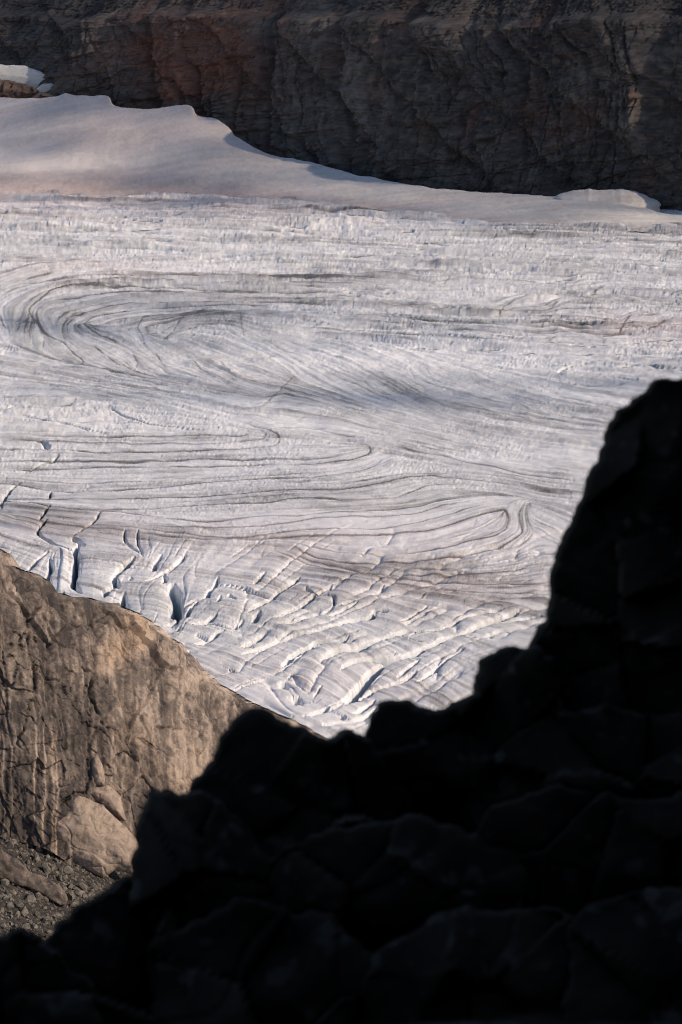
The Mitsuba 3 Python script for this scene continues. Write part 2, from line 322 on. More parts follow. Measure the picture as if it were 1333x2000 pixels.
SNOW_CREST = '-552.2 3380.0 84.8 -434.7 3300.0 88.7 -405.9 3277.8 89.2 -377.4 3255.6 89.6 -356.2 3238.9 93.6 -343.6 3228.9 97.9 -328.4 3216.7 94.7 -307.7 3200.0 94.9 -292.0 3187.2 96.4 -285.9 3182.2 96.0 -283.2 3180.0 94.0 -281.9 3178.9 89.0 -278.6 3176.1 84.8 -270.5 3169.4 82.7 -255.1 3156.7 81.8 -240.5 3144.4 81.9 -223.9 3130.6 83.2 -215.3 3123.3 85.7 -200.9 3111.1 88.2 -184.0 3096.7 89.6 -178.3 3091.7 88.6 -175.7 3089.4 85.1 -175.1 3088.9 81.5 -171.3 3085.6 78.1 -162.4 3077.8 77.3 -152.2 3068.9 77.2 -146.5 3063.9 75.7 -137.1 3055.6 69.6 -129.6 3048.8 63.4 -125.9 3045.3 57.0 -106.0 3026.5 45.7 -86.3 3007.6 36.3 -57.1 2979.4 34.2 -24.9 2947.4 30.1 19.3 2897.8 21.8 102.3 2800.0 15.1 182.3 2744.1 13.8 233.8 2706.8 14.8 274.0 2677.0 13.2 327.9 2636.0 4.7 348.5 2620.0 2.1 427.7 2570.0 -0.4'
# ---- survey of the rocks, metres (x y z ...) ---------------------------------------------------
BUTTRESS_CREST = '-115.99 620 123.39 -93.78 630 109.49 -86.97 636 104.14 -86.15 637 100.69 -84.73 638 99.65 -80.56 641 97.59 -77.81 643 95.35 -77.17 644 93.75 -77.07 645 91.59 -74.67 646 91.21 -72.25 648 89.76 -67.9 651 89.01 -65.43 653 87.55 -64.64 653 86.72 -61.02 656 85.97 -57.85 658 83.79 -54.14 662 80.67 -50.31 665 77.07 -47.14 668 73.3 -44.81 670 71.2 -43.65 671 68.78 -41.37 674 65.37 -39.42 676 62.5 -38.15 678 60.2 -34.87 682 56.15 -32.25 686 53.24 -28.24 692 48.98 -24.22 700 44.54 -20.04 706 40.49 -15.78 712 37.02 -4.03 730 24.83 8.33 745 12.09'
BUTTRESS_FOOT = '-114.8 598 51.18 -84.05 600 39.95 -76.64 601 38.54 -71.74 602 36.59 -65.76 604 29.85 -59.69 606 23.73 -47.48 612 13.97 -32.52 622 3.13 -14.4 636 -9.6 7.47 655 -24.77'
JOINTS = [  # (half width, depth, course)
    (0.9, 3.5, '-76.94 643.22 92.97 -76.76 638.87 93.15 -77.06 631.4 91.06 -78.15 627.04 89.74 -78.72 622.86 87.23 -78.16 619.79 83.82 -77.45 618.17 81.25 -76.49 616.81 78.43 -75.86 615.16 75.37 -75.57 613.74 72.79'),
    (0.5, 2, '-78.15 627.04 89.74 -79.63 621.63 87.01 -80.7 618.12 84.57 -82.17 615.35 82.81 -83.89 613.25 82.49'),
    (0.9, 3.5, '-66.02 628.18 76.66 -62.94 630.05 74.49 -63.13 626.83 71.79 -63.11 624.85 69.71 -61.75 624.35 67.49 -60.43 623.29 64.41 -59.68 622.51 62.28'),
    (0.7, 2.5, '-59.68 622.51 62.28 -61.98 619.47 61.14 -62.67 617.38 58.71 -63.2 614.81 54.68 -62.66 613.71 51.27 -63.98 611.37 48.08 -66.71 609.55 49'),
    (0.35, 1.3, '-65.88 624.91 73.54 -66.33 627.81 76.61 -66.85 630.79 79.35'),
    (0.35, 1.5, '-59.68 622.51 62.28 -54.48 626.58 58.99 -49.62 630.86 55.9 -48.2 631.91 54.46 -45.06 633.88 51.12 -40.91 638.54 47.6'),
    (0.4, 1.5, '-56.69 624.57 60.49 -51.95 628.84 57.37 -47.54 631.92 53.19'),
    (0.4, 1.6, '-44.59 642.09 58.49 -40.59 647.87 54.94 -37.67 650.99 51.37'),
    (0.6, 2, '-78.01 611.3 71.55 -78.1 609.74 68.35 -78.85 608.18 65.5 -80.2 606.95 63.85 -80.28 606.43 62.37 -78.78 606.49 60.56'),
    (0.2, 0.7, '-70.09 622.23 75.18 -66.17 624.25 73.15'),
    (0.6, 1.8, '-67.96 622.24 72.84 -67.92 621.19 71.64'),
    (0.25, 0.8, '-67.62 621.37 71.52 -65.25 621.4 68.86 -64.73 621.45 68.1'),
    (0.8, 2.4, '-64.46 621.76 68.07 -63.43 621.56 66.16 -62.64 621.87 65.56'),
    (0.25, 0.9, '-71.25 616.22 69.7 -69.87 616.89 68.62 -68.16 617.72 67.5 -66.44 617.76 65.39 -64.8 618.82 64.56'),
    (0.5, 1.6, '-76.99 630.77 90.66 -74.37 636.44 88.04 -68.97 638.22 85.12 -65.7 640.19 83.91 -62.84 642.87 82.44 -61.12 642.17 80.93'),
    (0.5, 1.3, '-75.65 641.98 90.62 -73.5 641.03 89.46 -72.12 643.01 88.87'),
    (0.9, 2.5, '-73.36 642.31 89.69 -71.97 641.97 88.44 -71.3 641.93 87.86'),
    (0.5, 1.5, '-65.5 649.97 87.19 -63.33 651.1 85.89 -59.95 652.16 84.36 -56.2 655.33 81.67'),
    (0.3, 1, '-53.69 654.84 78.58 -54.44 649.75 77.51 -53.6 648.96 76.06'),
    (0.6, 1.8, '-49.27 659.88 74.84 -49.73 654.44 73.59 -49.83 650.57 71.97'),
    (0.5, 1.6, '-50.85 648.28 72.12 -48.77 649.63 69.97 -47.15 652.33 68.8'),
    (0.25, 0.8, '-55.05 636.34 70.31 -55.82 632.75 68.43 -55.85 631.45 67.22'),
    (0.25, 0.8, '-57.12 633.89 71.36 -57.14 631.06 68.81 -55.59 632.03 67.36'),
    (0.3, 1, '-50.23 645.08 69.45 -51.25 641.17 68.26 -50.73 641.11 67.46'),
    (0.3, 1, '-52.37 634.72 64.57 -52.45 632.48 62.46 -53.12 629.34 60.01 -53.25 627.7 58.14'),
    (0.25, 0.8, '-39.93 675.48 63.24 -40.23 668.79 63.13'),
    (0.3, 1, '-60.73 635.5 76.55 -59.77 634.33 74.82 -57.74 636.59 74.22'),
    (0.3, 1, '-37.46 670.25 58.39 -36.99 666.41 56.68 -35.34 665.91 54.02 -34.09 663.34 51.17 -32.93 661.79 48.7'),
    (0.3, 1, '-33.6 682.89 54.82 -32.04 681.18 52.8 -30.36 680.36 50.52'),
    (0.4, 1.2, '-40.19 652 56.72 -39.1 651.82 54.66 -38.24 652.14 53.29'),
    (0.25, 0.8, '-70.53 624.3 77.62 -70.35 621.74 75.04'),
    (0.5, 1.5, '-64.69 631.03 77.39 -64.85 628.41 75.51'),
    (0.6, 1.6, '-84.81 633.33 98.73 -85.46 629.51 99.02'),
    (0.5, 1.3, '-84.24 612.62 82.29 -83.01 613.16 80.76'),
    (0.4, 1.2, '-67.41 614.46 61.23 -66.67 613.68 58.6 -65.75 612.95 55.49'),
    (0.4, 1.3, '-72.85 611.27 62.78 -72.26 610.42 60.41'),
    (0.3, 1, '-57.53 623.5 60.36 -57.68 621.93 58.21 -58.14 620.16 56.03'),
    (0.3, 1, '-59.36 615.52 49 -56.41 617.31 46.68 -55.08 617.77 44.6'),
    (0.5, 1.5, '-63.52 611.44 47.43 -59.58 613.36 44.28 -56.87 614.28 40.46 -54.09 615.59 37.34 -51.82 616.39 34.21'),
    (0.3, 1, '-56.46 618.12 48.58 -54.69 618.66 45.67 -52.82 618.35 41'),
    (0.9, 2.5, '-66.71 609.55 49 -69.48 607.07 47.21 -71.22 605.13 44.55 -72.11 604.24 43.17'),
]
STAINS = [  # (kind, x, y, z, across, down, strength)
    ('pale', -57.99, 643.05, 78.58, 6.5, 4.3, 0.8),
    ('pale', -54.94, 643.57, 75.07, 5.2, 2.0, 0.9),
    ('ochre', -56.38, 646.45, 78.54, 7.8, 7.2, 0.7),
    ('ochre', -75.56, 614.68, 74.28, 1.8, 4.3, 0.6),
    ('ochre', -58.35, 637.3, 75.44, 5.2, 2.9, 0.6),
    ('dark', -71.42, 620.12, 74.75, 5.9, 8.6, 0.55),
    ('dark', -72.39, 630.44, 83.95, 5.2, 3.6, 0.5),
    ('dark', -80.28, 604.82, 56.87, 6.5, 15.7, 0.4),
    ('dark', -66.21, 613.21, 56.87, 4.5, 8.6, 0.4),
    ('dark', -74.29, 603.54, 43.93, 7.8, 8.6, 0.5),
    ('dark', -78.63, 616.03, 79.91, 3.9, 8.6, 0.3),
    ('grey', -48.83, 663.96, 75.16, 7.8, 5.7, 0.6),
    ('grey', -68.55, 643.78, 87.3, 11.7, 2.9, 0.5),
    ('grey', -40.59, 659.34, 60.93, 7.8, 7.2, 0.35),
    ('grey', -81.89, 623.98, 90.99, 5.2, 8.6, 0.6),
    ('grey', -44.52, 658.96, 68.13, 5.2, 4.3, 0.5),
    ('pale', -49.83, 635.16, 61.03, 7.8, 8.6, 0.35),
    ('pale', -51.52, 641.42, 68.81, 6.5, 7.2, 0.35),
    ('pale', -39.32, 674.32, 62.44, 1.6, 3.6, 1.0),
    ('pale', -32.69, 671.35, 51.69, 1.2, 3.1, 0.9),
    ('pale', -45.58, 631.01, 48.39, 7.8, 5.7, 0.5),
    ('pale', -60.08, 616.76, 53.03, 1.8, 5.7, 0.7),
    ('pale', -57.73, 614.89, 44.1, 3.9, 3.6, 0.8),
    ('pale', -76.76, 608.52, 63.56, 3.2, 5.0, 0.35),
    ('dark', -46.08, 643.68, 61.91, 0.8, 5.7, 0.9),
    ('dark', -59.41, 629.96, 70.7, 3.9, 5.7, 0.35),
]
SLABS = {  # centre, (turn, tilt), outline across and up
    'a': ([-63.31, 607.11, 38.14], (-6.0, -19.1), '-9.35 4.42 -8.98 5.18 -7.98 5.94 -6.72 6.95 -5.72 7.72 -4.72 9.24 -3.46 10.3 -1.69 10.4 -0.663 10 1.13 9.12 4.07 7.73 6.91 4.81 9.87 2.02 12.4 -1.15 13.4 -4.44 13 -6.97 12.5 -8.87 10.8 -9.62 7.05 -8.48 4.53 -9.74 3.65 -10.2 1.35 -9.23 -1.59 -7.34 -3.75 -6.2 -5.03 -5.19 -5.81 -3.67 -7.35 -2.66 -8.38 -1.27 -9.41 0.118 -9.94 1.38'),
    'b': ([-58.49, 614.69, 45.28], (-5.4, -18.3), '-4.79 1.36 -5.19 2.89 -4.17 3.53 -2.89 3.79 -1.1 3.66 -0.0726 3.79 1.48 2.51 3.04 0.845 3.57 -1.46 3.98 -3.51 4.51 -5.3 3.61 -5.55 1.8 -4.27 -0.913 -1.84 -2.85 -0.435'),
    'c': ([-63.67, 604.52, 28.95], (-6.0, -20.0), '-4.99 3.45 -4.49 3.96 -3.21 3.07 -1.54 1.94 1.02 0.55 3.58 -0.965 5.75 -2.23 7.42 -3.74 4.88 -3.87 2.33 -3.11 -0.224 -1.47 -2.14 -0.207 -3.68 0.55 -4.71 2.06'),
    'd': ([-61.07, 615.5, 52.49], (-5.7, -17.7), '-1.4 3.08 -0.771 3.85 0.258 3.47 1.04 1.93 1.57 -0.116 1.72 -2.29 1.48 -3.7 0.0677 -3.44 -0.961 -2.93 -1.36 -1.01 -1.64 1.16'),
}
SCREE_PLANE = (-110.2491, -0.48245, 0.18275)
OUTCROP = ([-75.19, 583.63, 35.44], (-7.3, -20.0), '-14.3 9.64 -6.94 7.57 -4.47 6.24 -1.99 4.53 -0.501 3.07 0.502 1.6 3.57 0.871 5.43 -0.348 7.66 -1.93 8.91 -3.52 9.3 -4.98 8.71 -6.44 7.36 -6.32 5.51 -5.22 3.28 -3.52 0.813 -2.3 -0.665 -1.57 -3.12 -1.08 -5.58 0.504 -9.25 0.869 -14.1 2.33')
STONES = [  # x, y, half width, half height
    (-81.19, 605.25, 0.78, 1.16),
    (-81.9, 602.8, 0.52, 1.42),
    (-83.15, 600.72, 0.90, 1.16),
    (-77.7, 603.25, 0.77, 0.64),
    (-74.65, 602.96, 0.90, 1.55),
    (-72.32, 603.41, 1.03, 1.03),
    (-72.58, 601.15, 0.64, 0.64),
    (-74.79, 597.33, 0.77, 1.41),
    (-76.58, 594.52, 0.64, 0.76),
    (-77.92, 596.49, 0.89, 0.77),
    (-70.46, 601.17, 0.64, 0.77),
    (-66.71, 598.73, 0.90, 0.90),
    (-66.21, 592.43, 0.76, 0.89),
    (-63.47, 593.53, 1.15, 1.40),
    (-65.73, 587.55, 1.01, 1.39),
    (-64.4, 590.35, 0.89, 0.76),
    (-68.66, 593.35, 0.76, 1.14),
    (-80.84, 581.89, 0.88, 1.00),
    (-74.71, 581.29, 0.75, 0.88),
    (-78.39, 579.63, 0.75, 0.75),
    (-75.27, 573.5, 1.11, 1.24),
    (-79.89, 576.03, 0.87, 0.74),
    (-72.19, 574.94, 0.74, 0.87),
    (-64.53, 585.27, 1.01, 1.01),
    (-67.73, 578.38, 0.87, 1.00),
    (-78.68, 564.15, 0.98, 0.98),
    (-80.57, 602.11, 0.77, 0.90),
    (-68.86, 597.8, 0.64, 0.90),
    (-61.21, 593.25, 0.89, 0.64),
    (-76.41, 600.69, 0.64, 0.64),
    (-72.75, 596.94, 0.77, 0.77),
    (-70.76, 596.86, 0.64, 0.89),
    (-78.96, 599.04, 0.64, 0.51),
    (-82.15, 599.73, 0.64, 0.64),
    (-74.98, 592.36, 0.51, 0.51),
    (-67.66, 595.76, 0.64, 0.64),
    (-67.31, 589.86, 0.63, 0.63),
    (-62.51, 591.18, 0.76, 0.63),
    (-78.07, 570.88, 0.62, 0.62),
    (-70, 573.55, 0.62, 0.74),
    (-68.91, 574.61, 0.74, 0.62),
    (-74.69, 567.47, 0.74, 0.61),
    (-75.76, 563.38, 0.61, 0.49),
    (-80.06, 570.63, 0.62, 0.74),
    (-73.3, 570.89, 0.62, 0.62),
]
MOSS = [  # x, y, z, across, up
    (-76.78, 612.33, 71.91, 0.91, 0.65),
    (-77.73, 610.82, 70.22, 0.52, 1.17),
    (-78.55, 608.21, 65.19, 0.52, 1.04),
    (-79.88, 607.13, 63.95, 0.78, 0.39),
    (-82.17, 615.35, 82.81, 1.30, 0.65),
    (-80.07, 618.61, 84.47, 1.17, 0.52),
    (-82.28, 617.14, 85.1, 0.65, 0.52),
    (-80.06, 587.49, 35.74, 1.30, 0.78),
    (-77.58, 606.62, 38.04, 1.56, 0.52),
    (-68.67, 607.69, 47.53, 0.78, 0.65),
    (-79.59, 621.14, 86.52, 0.78, 0.65),
    (-76.81, 622.53, 84.85, 0.65, 1.04),
    (-76.52, 617.63, 79.49, 0.78, 1.56),
]
BOULDERS = {  # in front of the viewer: centre, (turn, tilt), outline across and up
    'A': ([1.09, 10.6, 247.63], (5.9, -12.5), '0.545 0.705 0.359 0.673 0.288 0.663 0.223 0.648 0.159 0.62 0.105 0.571 0.0613 0.519 0.0289 0.462 0.0115 0.397 -0.0318 0.317 -0.0752 0.219 -0.119 0.111 -0.153 0.00189 -0.184 -0.0851 -0.197 -0.172 -0.208 -0.259 -0.236 -0.351 -0.267 -0.433 -0.297 -0.586 -0.319 -0.803 -0.232 -1.02 -0.016 -1.1 0.543 -1.1'),
    'B': ([0.47, 10.2, 246.97], (2.7, -16.5), '0.341 0.291 0.256 0.291 0.182 0.274 0.124 0.223 0.0986 0.138 0.0772 0.096 0.0261 0.0516 -0.0418 0.0262 -0.127 0.0347 -0.211 0.0601 -0.271 0.0707 -0.324 0.0241 -0.354 -0.0309 -0.369 -0.0944 -0.403 -0.263 -0.318 -0.432 0.0198 -0.515 0.4 -0.431 0.487 -0.0519 0.404 0.244'),
    'C': ([-0.21, 9.8, 246.86], (-1.2, -17.7), '0.348 0.13 0.309 0.136 0.256 0.15 0.203 0.152 0.184 0.136 0.164 0.124 0.0919 0.16 -0.0108 0.209 -0.0888 0.234 -0.175 0.24 -0.226 0.209 -0.277 0.119 -0.346 0.0297 -0.378 -0.0334 -0.392 -0.115 -0.377 -0.358 -0.254 -0.479 0.113 -0.52 0.399 -0.399 0.461 -0.115'),
    'D': ([-0.62, 9.4, 246.62], (-3.8, -19.7), '0.0776 0.268 0.0378 0.271 -0.0476 0.291 -0.119 0.269 -0.165 0.186 -0.178 0.0703 -0.193 -0.0277 -0.225 -0.155 -0.183 -0.349 0.0142 -0.466 0.329 -0.389 0.407 -0.116 0.247 0.159'),
    'E': ([-0.88, 9.1, 246.41], (-5.5, -21.5), '0.122 0.289 0.0833 0.266 -0.00256 0.193 -0.0981 0.145 -0.174 0.0782 -0.234 0.0116 -0.266 -0.112 -0.185 -0.375 0.179 -0.414 0.33 -0.226 0.249 0.155'),
    'F': ([-1.16, 8.8, 246.43], (-7.5, -21.9), '-0.238 0.0754 -0.146 0.101 -0.0908 0.118 -0.0505 0.14 0.0167 0.131 0.0675 0.109 0.134 0.0572 0.248 -0.0719 0.289 -0.31 -0.227 -0.345'),
    'G': ([1.09, 9.9, 246.79], (6.3, -17.9), '-0.395 0.046 -0.269 0.17 -0.0206 0.211 0.226 0.19 0.472 0.169 0.465 -0.241 0.118 -0.242 -0.231 -0.201 -0.375 -0.0986'),
    'H': ([1.01, 9.5, 246.58], (6.1, -19.7), '-0.379 0.127 -0.137 0.226 0.142 0.166 0.5 0.225 0.491 -0.229 0.0558 -0.269 -0.262 -0.211 -0.42 -0.0323'),
    'I': ([0.19, 9.3, 246.5], (1.1, -20.6), '-0.474 0.0779 -0.238 0.195 0.0773 0.234 0.313 0.195 0.45 0.0777 0.428 -0.136 0.154 -0.271 -0.238 -0.252 -0.474 -0.116'),
    'J': ([-0.27, 8.8, 246.36], (-1.7, -22.5), '-0.363 0.12 -0.0827 0.231 0.181 0.176 0.331 0.0461 0.293 -0.284 -0.358 -0.284'),
    'K': ([0.57, 8.7, 246.4], (3.8, -22.4), '-0.398 0.0823 -0.137 0.192 0.197 0.21 0.38 0.0819 0.391 -0.28 -0.436 -0.281'),
    'L': ([1.14, 8.6, 246.48], (7.6, -22.1), '-0.252 0.156 0.0237 0.246 0.259 0.227 0.245 -0.31 -0.279 -0.312'),
}
CLIFF_FOOT = '-573 3445 -446 3362 -302 3250 -134 3112 -28 3008 104 2855 238 2760 355 2680 462 2600'
PATCH = ([-413.15, 3338, 111.09], (-7.1, -2.4), '-51.7 1.81 -38.5 10.9 -25.4 14.1 -5.82 14.1 8.53 12.8 23.5 7.01 36.4 -1.44 47.5 -6.65 39.5 -10.6 29.6 -14.5 14.6 -12.5 0.269 -7.29 -25.8 -3.38 -51.9 -4.68')
PATCH2 = ([-374.01, 3322, 99.07], (-6.4, -2.6), '-14.7 -1.05 -8.07 4.12 2.37 4.77 10.2 2.83 16.6 0.243 7.46 -2.35 -3.03 -4.94 -10.8 -3.64')
OUT1 = ([-417.58, 3318, 99.88], (-7.2, -2.6), '-44.7 12.5 -18.8 10.6 -4.55 9.3 3.84 6.72 13.6 5.43 23.9 0.906 30.3 -4.27 28.9 -9.45 13.1 -15.9 -45.3 -15.9')
OUT2 = ([-377.8, 3300, 89.27], (-6.5, -2.8), '-19.1 -5.7 -15.1 0.735 -7.86 5.24 8.32 4.6 13.5 2.02 18.6 -1.84 1.67 -5.06')
MOUND = ([291.17, 2692, 13.29], (6.2, -5.0), '-66.5 2.84 -53.1 7.1 -42.4 9.23 -31.8 10.3 -23.7 8.69 -10.4 9.75 2.92 10.8 16.3 8.68 28 4.42 31.3 1.76 39.8 -0.897 44.1 -5.15 42.6 -8.34 44.8 -14.7 43.4 -27.5 -66.3 -16.9')
CLOUDS = [  # the point shaded, half length, half depth, turn, cover
    (-20, 3290, 60, 1150, 500, -.60, .95, 'broken cloud shading the far snow and the cliff'),
    (-150, 1830, 0, 200, 120, 0, .38, 'small broken cloud over the upper ice'),
    (40, 1480, 0, 230, 90, 0, .28, 'small cloud over the middle of the ice'),
]
# ---- glacier -----------------------------------------------------------------------------------
def course(s, step=None):
    p = np.array(s.split(), float).reshape(-1, 2)
    if step is None:
        return p
    d = np.r_[0, np.cumsum(np.linalg.norm(np.diff(p, axis=0), axis=1))]
    # a rounded course through the surveyed points
    n = max(int(d[-1] / step), 3)
    t = np.linspace(0, d[-1], n)
    if len(p) > 3:
        from scipy.interpolate import PchipInterpolator
        q = np.c_[PchipInterpolator(d, p[:, 0])(t), PchipInterpolator(d, p[:, 1])(t)]
    else:
        q = np.c_[np.interp(t, d, p[:, 0]), np.interp(t, d, p[:, 1])]
    return q


def grid_faces(nr, nc, flip=False):
    i, j = np.meshgrid(np.arange(nr - 1), np.arange(nc - 1), indexing='ij')
    a = (i * nc + j).ravel()
    q = np.stack([a, a + 1, a + nc + 1, a + nc], 1)
    f = np.vstack([q[:, [0, 1, 2]], q[:, [0, 2, 3]]])
    return f[:, ::-1] if flip else f


# a fan-shaped mesh of the basin, finer where the ice is near
NC, NR = 900, 790
T0, T1, V0, V1 = -0.158, 0.163, 1 / 868.0, 1 / 2960.0
tc, vr = np.linspace(T0, T1, NC), np.linspace(V0, V1, NR)
TT, VV = np.meshgrid(tc, vr)
YY = 1 / VV
XX = TT * YY
DY = np.abs(np.gradient(YY, axis=0))              # metres between rows
DX = np.abs(np.gradient(XX, axis=1))


def to_grid(p):
    return np.c_[(1 / p[:, 1] - V0) / (V1 - V0) * (NR - 1), (p[:, 0] / p[:, 1] - T0) / (T1 - T0) * (NC - 1)]


# the direction in which the ice has been drawn out, and that of its clefts, from the surveyed courses
K = 4
nr, nc = NR // K + 1, NC // K + 1


def directions_from(courses):
    acc = np.zeros((3, nr, nc))
    for s, wgt in courses:
        g = to_grid(course(s, 2.0))
        d = np.gradient(g, axis=0)
        ln = np.linalg.norm(d, axis=1) + 1e-9
        a = 2 * np.arctan2(d[:, 0], d[:, 1])
        ij = np.round(g / K).astype(int)
        ok = (ij[:, 0] >= 0) & (ij[:, 0] < nr) & (ij[:, 1] >= 0) & (ij[:, 1] < nc)
        w = wgt * ln
        for k, val in enumerate((np.cos(a) * w, np.sin(a) * w, w)):
            np.add.at(acc[k], (ij[ok, 0], ij[ok, 1]), val[ok])
    tot = np.zeros((3, nr, nc))
    for sg, wg in ((2.0, 1.0), (5, .5), (12, .15), (30, .02), (80, .002)):
        for k in range(3):
            tot[k] += wg * ndimage.gaussian_filter(acc[k], sg)
    ang = np.arctan2(tot[1], tot[0]) / 2
    c2, s2 = (ndimage.zoom(x, (NR / nr, NC / nc), order=1) for x in (np.cos(2 * ang), np.sin(2 * ang)))
    ang = (np.arctan2(s2, c2) / 2).astype(np.float32)
    return ang, np.cos(ang), np.sin(ang)          # angle, along columns, along rows


ang, U, W = directions_from([(g, 1.0) for g in GRAIN] + [(g, 1.3) for _, g in FOLIATION])


def drawn_out(fields, reach, U, W, step=1.6):
    """Each field smeared along the grain of the ice over its reach (in mesh steps)."""
    out = [f.copy() for f in fields]
    cnt = [1] * len(fields)
    for sign in (1.0, -1.0):
        NR = len(U)
        r, c = np.meshgrid(np.arange(NR, dtype=np.float32), np.arange(NC, dtype=np.float32), indexing='ij')
        pu, pw = U * sign, W * sign
        r, c = r + pw * step, c + pu * step
        for n in range(int(max(reach) / step)):
            rc = np.stack([r, c])
            for k, f in enumerate(fields):
                if n * step < reach[k]:
                    out[k] += ndimage.map_coordinates(f, rc, order=1, mode='reflect')
                    if sign > 0:
                        cnt[k] += 2
            ri, ci = np.clip(r + .5, 0, NR - 1).astype(np.int32), np.clip(c + .5, 0, NC - 1).astype(np.int32)
            u, w = U[ri, ci], W[ri, ci]
            sg = np.where(u * pu + w * pw < 0, -1, 1).astype(np.float32)
            pu, pw = u * sg, w * sg
            r, c = r + pw * step, c + pu * step
    return [(o / n - np.mean(o / n)) / np.std(o / n) for o, n in zip(out, cnt)]


r0 = np.random.default_rng(3)
white = [ndimage.gaussian_filter(r0.standard_normal((NR, NC)), s).astype(np.float32) for s in (0.55, 0.9, 2.2, 5.0)]
fine, medium, broad, swell = drawn_out(white, (16, 60, 90, 110), U, W)
P3 = np.stack([XX, YY, 0 * XX], -1)
nz = lambda f, o=4, seed=0: meshkit.fbm(P3 * np.array([f, f, 1.0]), o, seed) - 0.5       # noqa: E731
patchy = nz(1 / 90.0, 3, 11)
near_t = sstep(1500, 1050, YY)                    # the crevassed apron
far_t = sstep(1750, 2250, YY)

NA = int(np.searchsorted(-YY[:, 0], -1190))         # rows of the crevassed apron
cang, CU, CW = directions_from([(c, d / 5.0) for w, d, c in CREVASSES if np.array(c.split(), float)[1::2].mean() < 1200])
cleft, cleft2 = np.zeros((NR, NC)), np.zeros((NR, NC))
cleft[:NA], cleft2[:NA] = drawn_out([ndimage.gaussian_filter(r0.standard_normal((NA, NC)), s).astype(np.float32) for s in (3.2, 6.0)], (46, 90), CU[:NA], CW[:NA])

Z = ice_base(XX, YY)
Z += 6 * nz(1 / 240.0, 3, 1) + 1.6 * nz(1 / 60.0, 3, 2) * (1 - .6 * far_t)
rough = 0.5 + 1.3 * sstep(-.1, .25, patchy)
EL = DX * DY / np.hypot(U * DX, W * DY)           # spacing across the grain
Z += EL * 1.15 * (0.10 * swell + 0.16 * broad * rough + 0.14 * medium * rough + 0.07 * fine)
Z += np.minimum(EL, 2.5) * .055 * ndimage.gaussian_filter(r0.standard_normal((NR, NC)), .6) / .45 * sstep(-.25, .15, nz(1 / 40.0, 3, 34))
# rounded blocks between clefts on the apron
apron = sstep(1165, 1075, YY) * sstep(-.30, -.02, nz(1 / 70.0, 2, 31) + .12)
some = sstep(-.05, .2, nz(1 / 26.0, 2, 33))
Z -= apron * (0.40 * some * np.exp(-np.abs(cleft) / .12) + (.45 + .95 * sstep(-60, -10, XX)) * np.exp(-np.abs(cleft2) / .20) - .3)
Z += apron * .3 * cleft2
# hummocks left by the sun
Z += np.minimum(DY, 3) * (0.45 * nz(1 / 7.0, 3, 5) + 0.6 * (nz(1 / 16.0, 2, 6))) * (1 - .7 * far_t)

# long thin traces of dust, each following the grain
def traces(n, steps, dark, spread, seed, rows=(0, NR), field=None):
    U, W = field or (globals()['U'], globals()['W'])
    r = np.random.default_rng(seed)
    img = np.zeros((NR, NC), np.float32)
    s0, c0 = r.uniform(rows[0], rows[1], n), r.uniform(0, NC, n)
    wt, lim = dark * r.uniform(.3, 1, n) ** 1.5, r.uniform(.3, 1, n) * steps
    for sign in (1.0, -1.0):
        y, x = s0.copy(), c0.copy()
        i, j = np.clip(y, 0, NR - 1).astype(int), np.clip(x, 0, NC - 1).astype(int)
        pu, pw = U[i, j] * sign, W[i, j] * sign
        for k in range(steps):
            fade = np.clip((lim - k) / (.3 * lim), 0, 1) * wt * (.45 + .55 * np.sin(k * .07 + s0 * 3) ** 2)
            i, j = np.floor(y).astype(int), np.floor(x).astype(int)
            ok = (i >= 0) & (i < NR - 1) & (j >= 0) & (j < NC - 1)
            fy, fx = y - i, x - j
            for a, wa in ((0, 1 - fy), (1, fy)):
                for b, wb in ((0, 1 - fx), (1, fx)):
                    np.add.at(img, (i[ok] + a, j[ok] + b), (fade * wa * wb)[ok])
            i, j = np.clip(i, 0, NR - 1), np.clip(j, 0, NC - 1)
            u, w = U[i, j], W[i, j]
            sg = np.where(u * pu + w * pw < 0, -1, 1)
            pu, pw = u * sg, w * sg
            x, y = x + pu, y + pw + r.normal(0, .05, n)
    return ndimage.gaussian_filter(np.minimum(img, 1.3 * dark), spread)


thread = traces(1500, 260, 1.0, .5, 36)
thread2 = traces(3600, 80, .8, .42, 37)
near_thread = traces(3200, 60, .8, .45, 38, (0, 330))
cracks = traces(420, 34, 1.0, .4, 39, (0, NA), (CU, CW)) * apron
lines = sstep(.55, 2.0, -fine + .35 * medium) + .8 * sstep(.8, 2.0, medium)
dirt_shade = 0.045 + .02 * near_t + 0.05 * broad + 0.05 * swell + (0.21 + .10 * near_t) * lines * (.5 + .9 * sstep(-.2, .2, nz(1 / 130.0, 3, 12)))
for cx, cy, rx, ry, s in DIRT_SHADE_ZONES:  # cloud shade and bright gaps go into the ice colour here, beside dirt
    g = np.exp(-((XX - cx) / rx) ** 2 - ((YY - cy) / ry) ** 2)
    dirt_shade += (s if s > 0 else 1.5 * s) * g * (0.43 + 0.12 * medium + 0.06 * broad + .12 * lines)
ab_ = .55 + .9 * sstep(-.2, .2, nz(1 / 110.0, 3, 13))
dirt_shade += ab_ * (.36 * thread + .27 * thread2) + .15 * near_thread + .42 * cracks
Z -= EL * (.22 * thread + .14 * thread2 + .12 * near_thread)
Z -= 1.3 * cracks
dirt_shade += .13 * sstep(2250, 2850, YY) * (1 + 1.2 * nz(1 / 60.0, 3, 14))
pink = .8 * sstep(2400, 2850, YY) * sstep(200, -100, XX)
for cx, cy, rx, ry, s in PINK_ZONES:
    pink = np.maximum(pink, s * np.exp(-((XX - cx) / rx) ** 2 - ((YY - cy) / ry) ** 2))

flatX, flatY = XX.ravel(), YY.ravel()


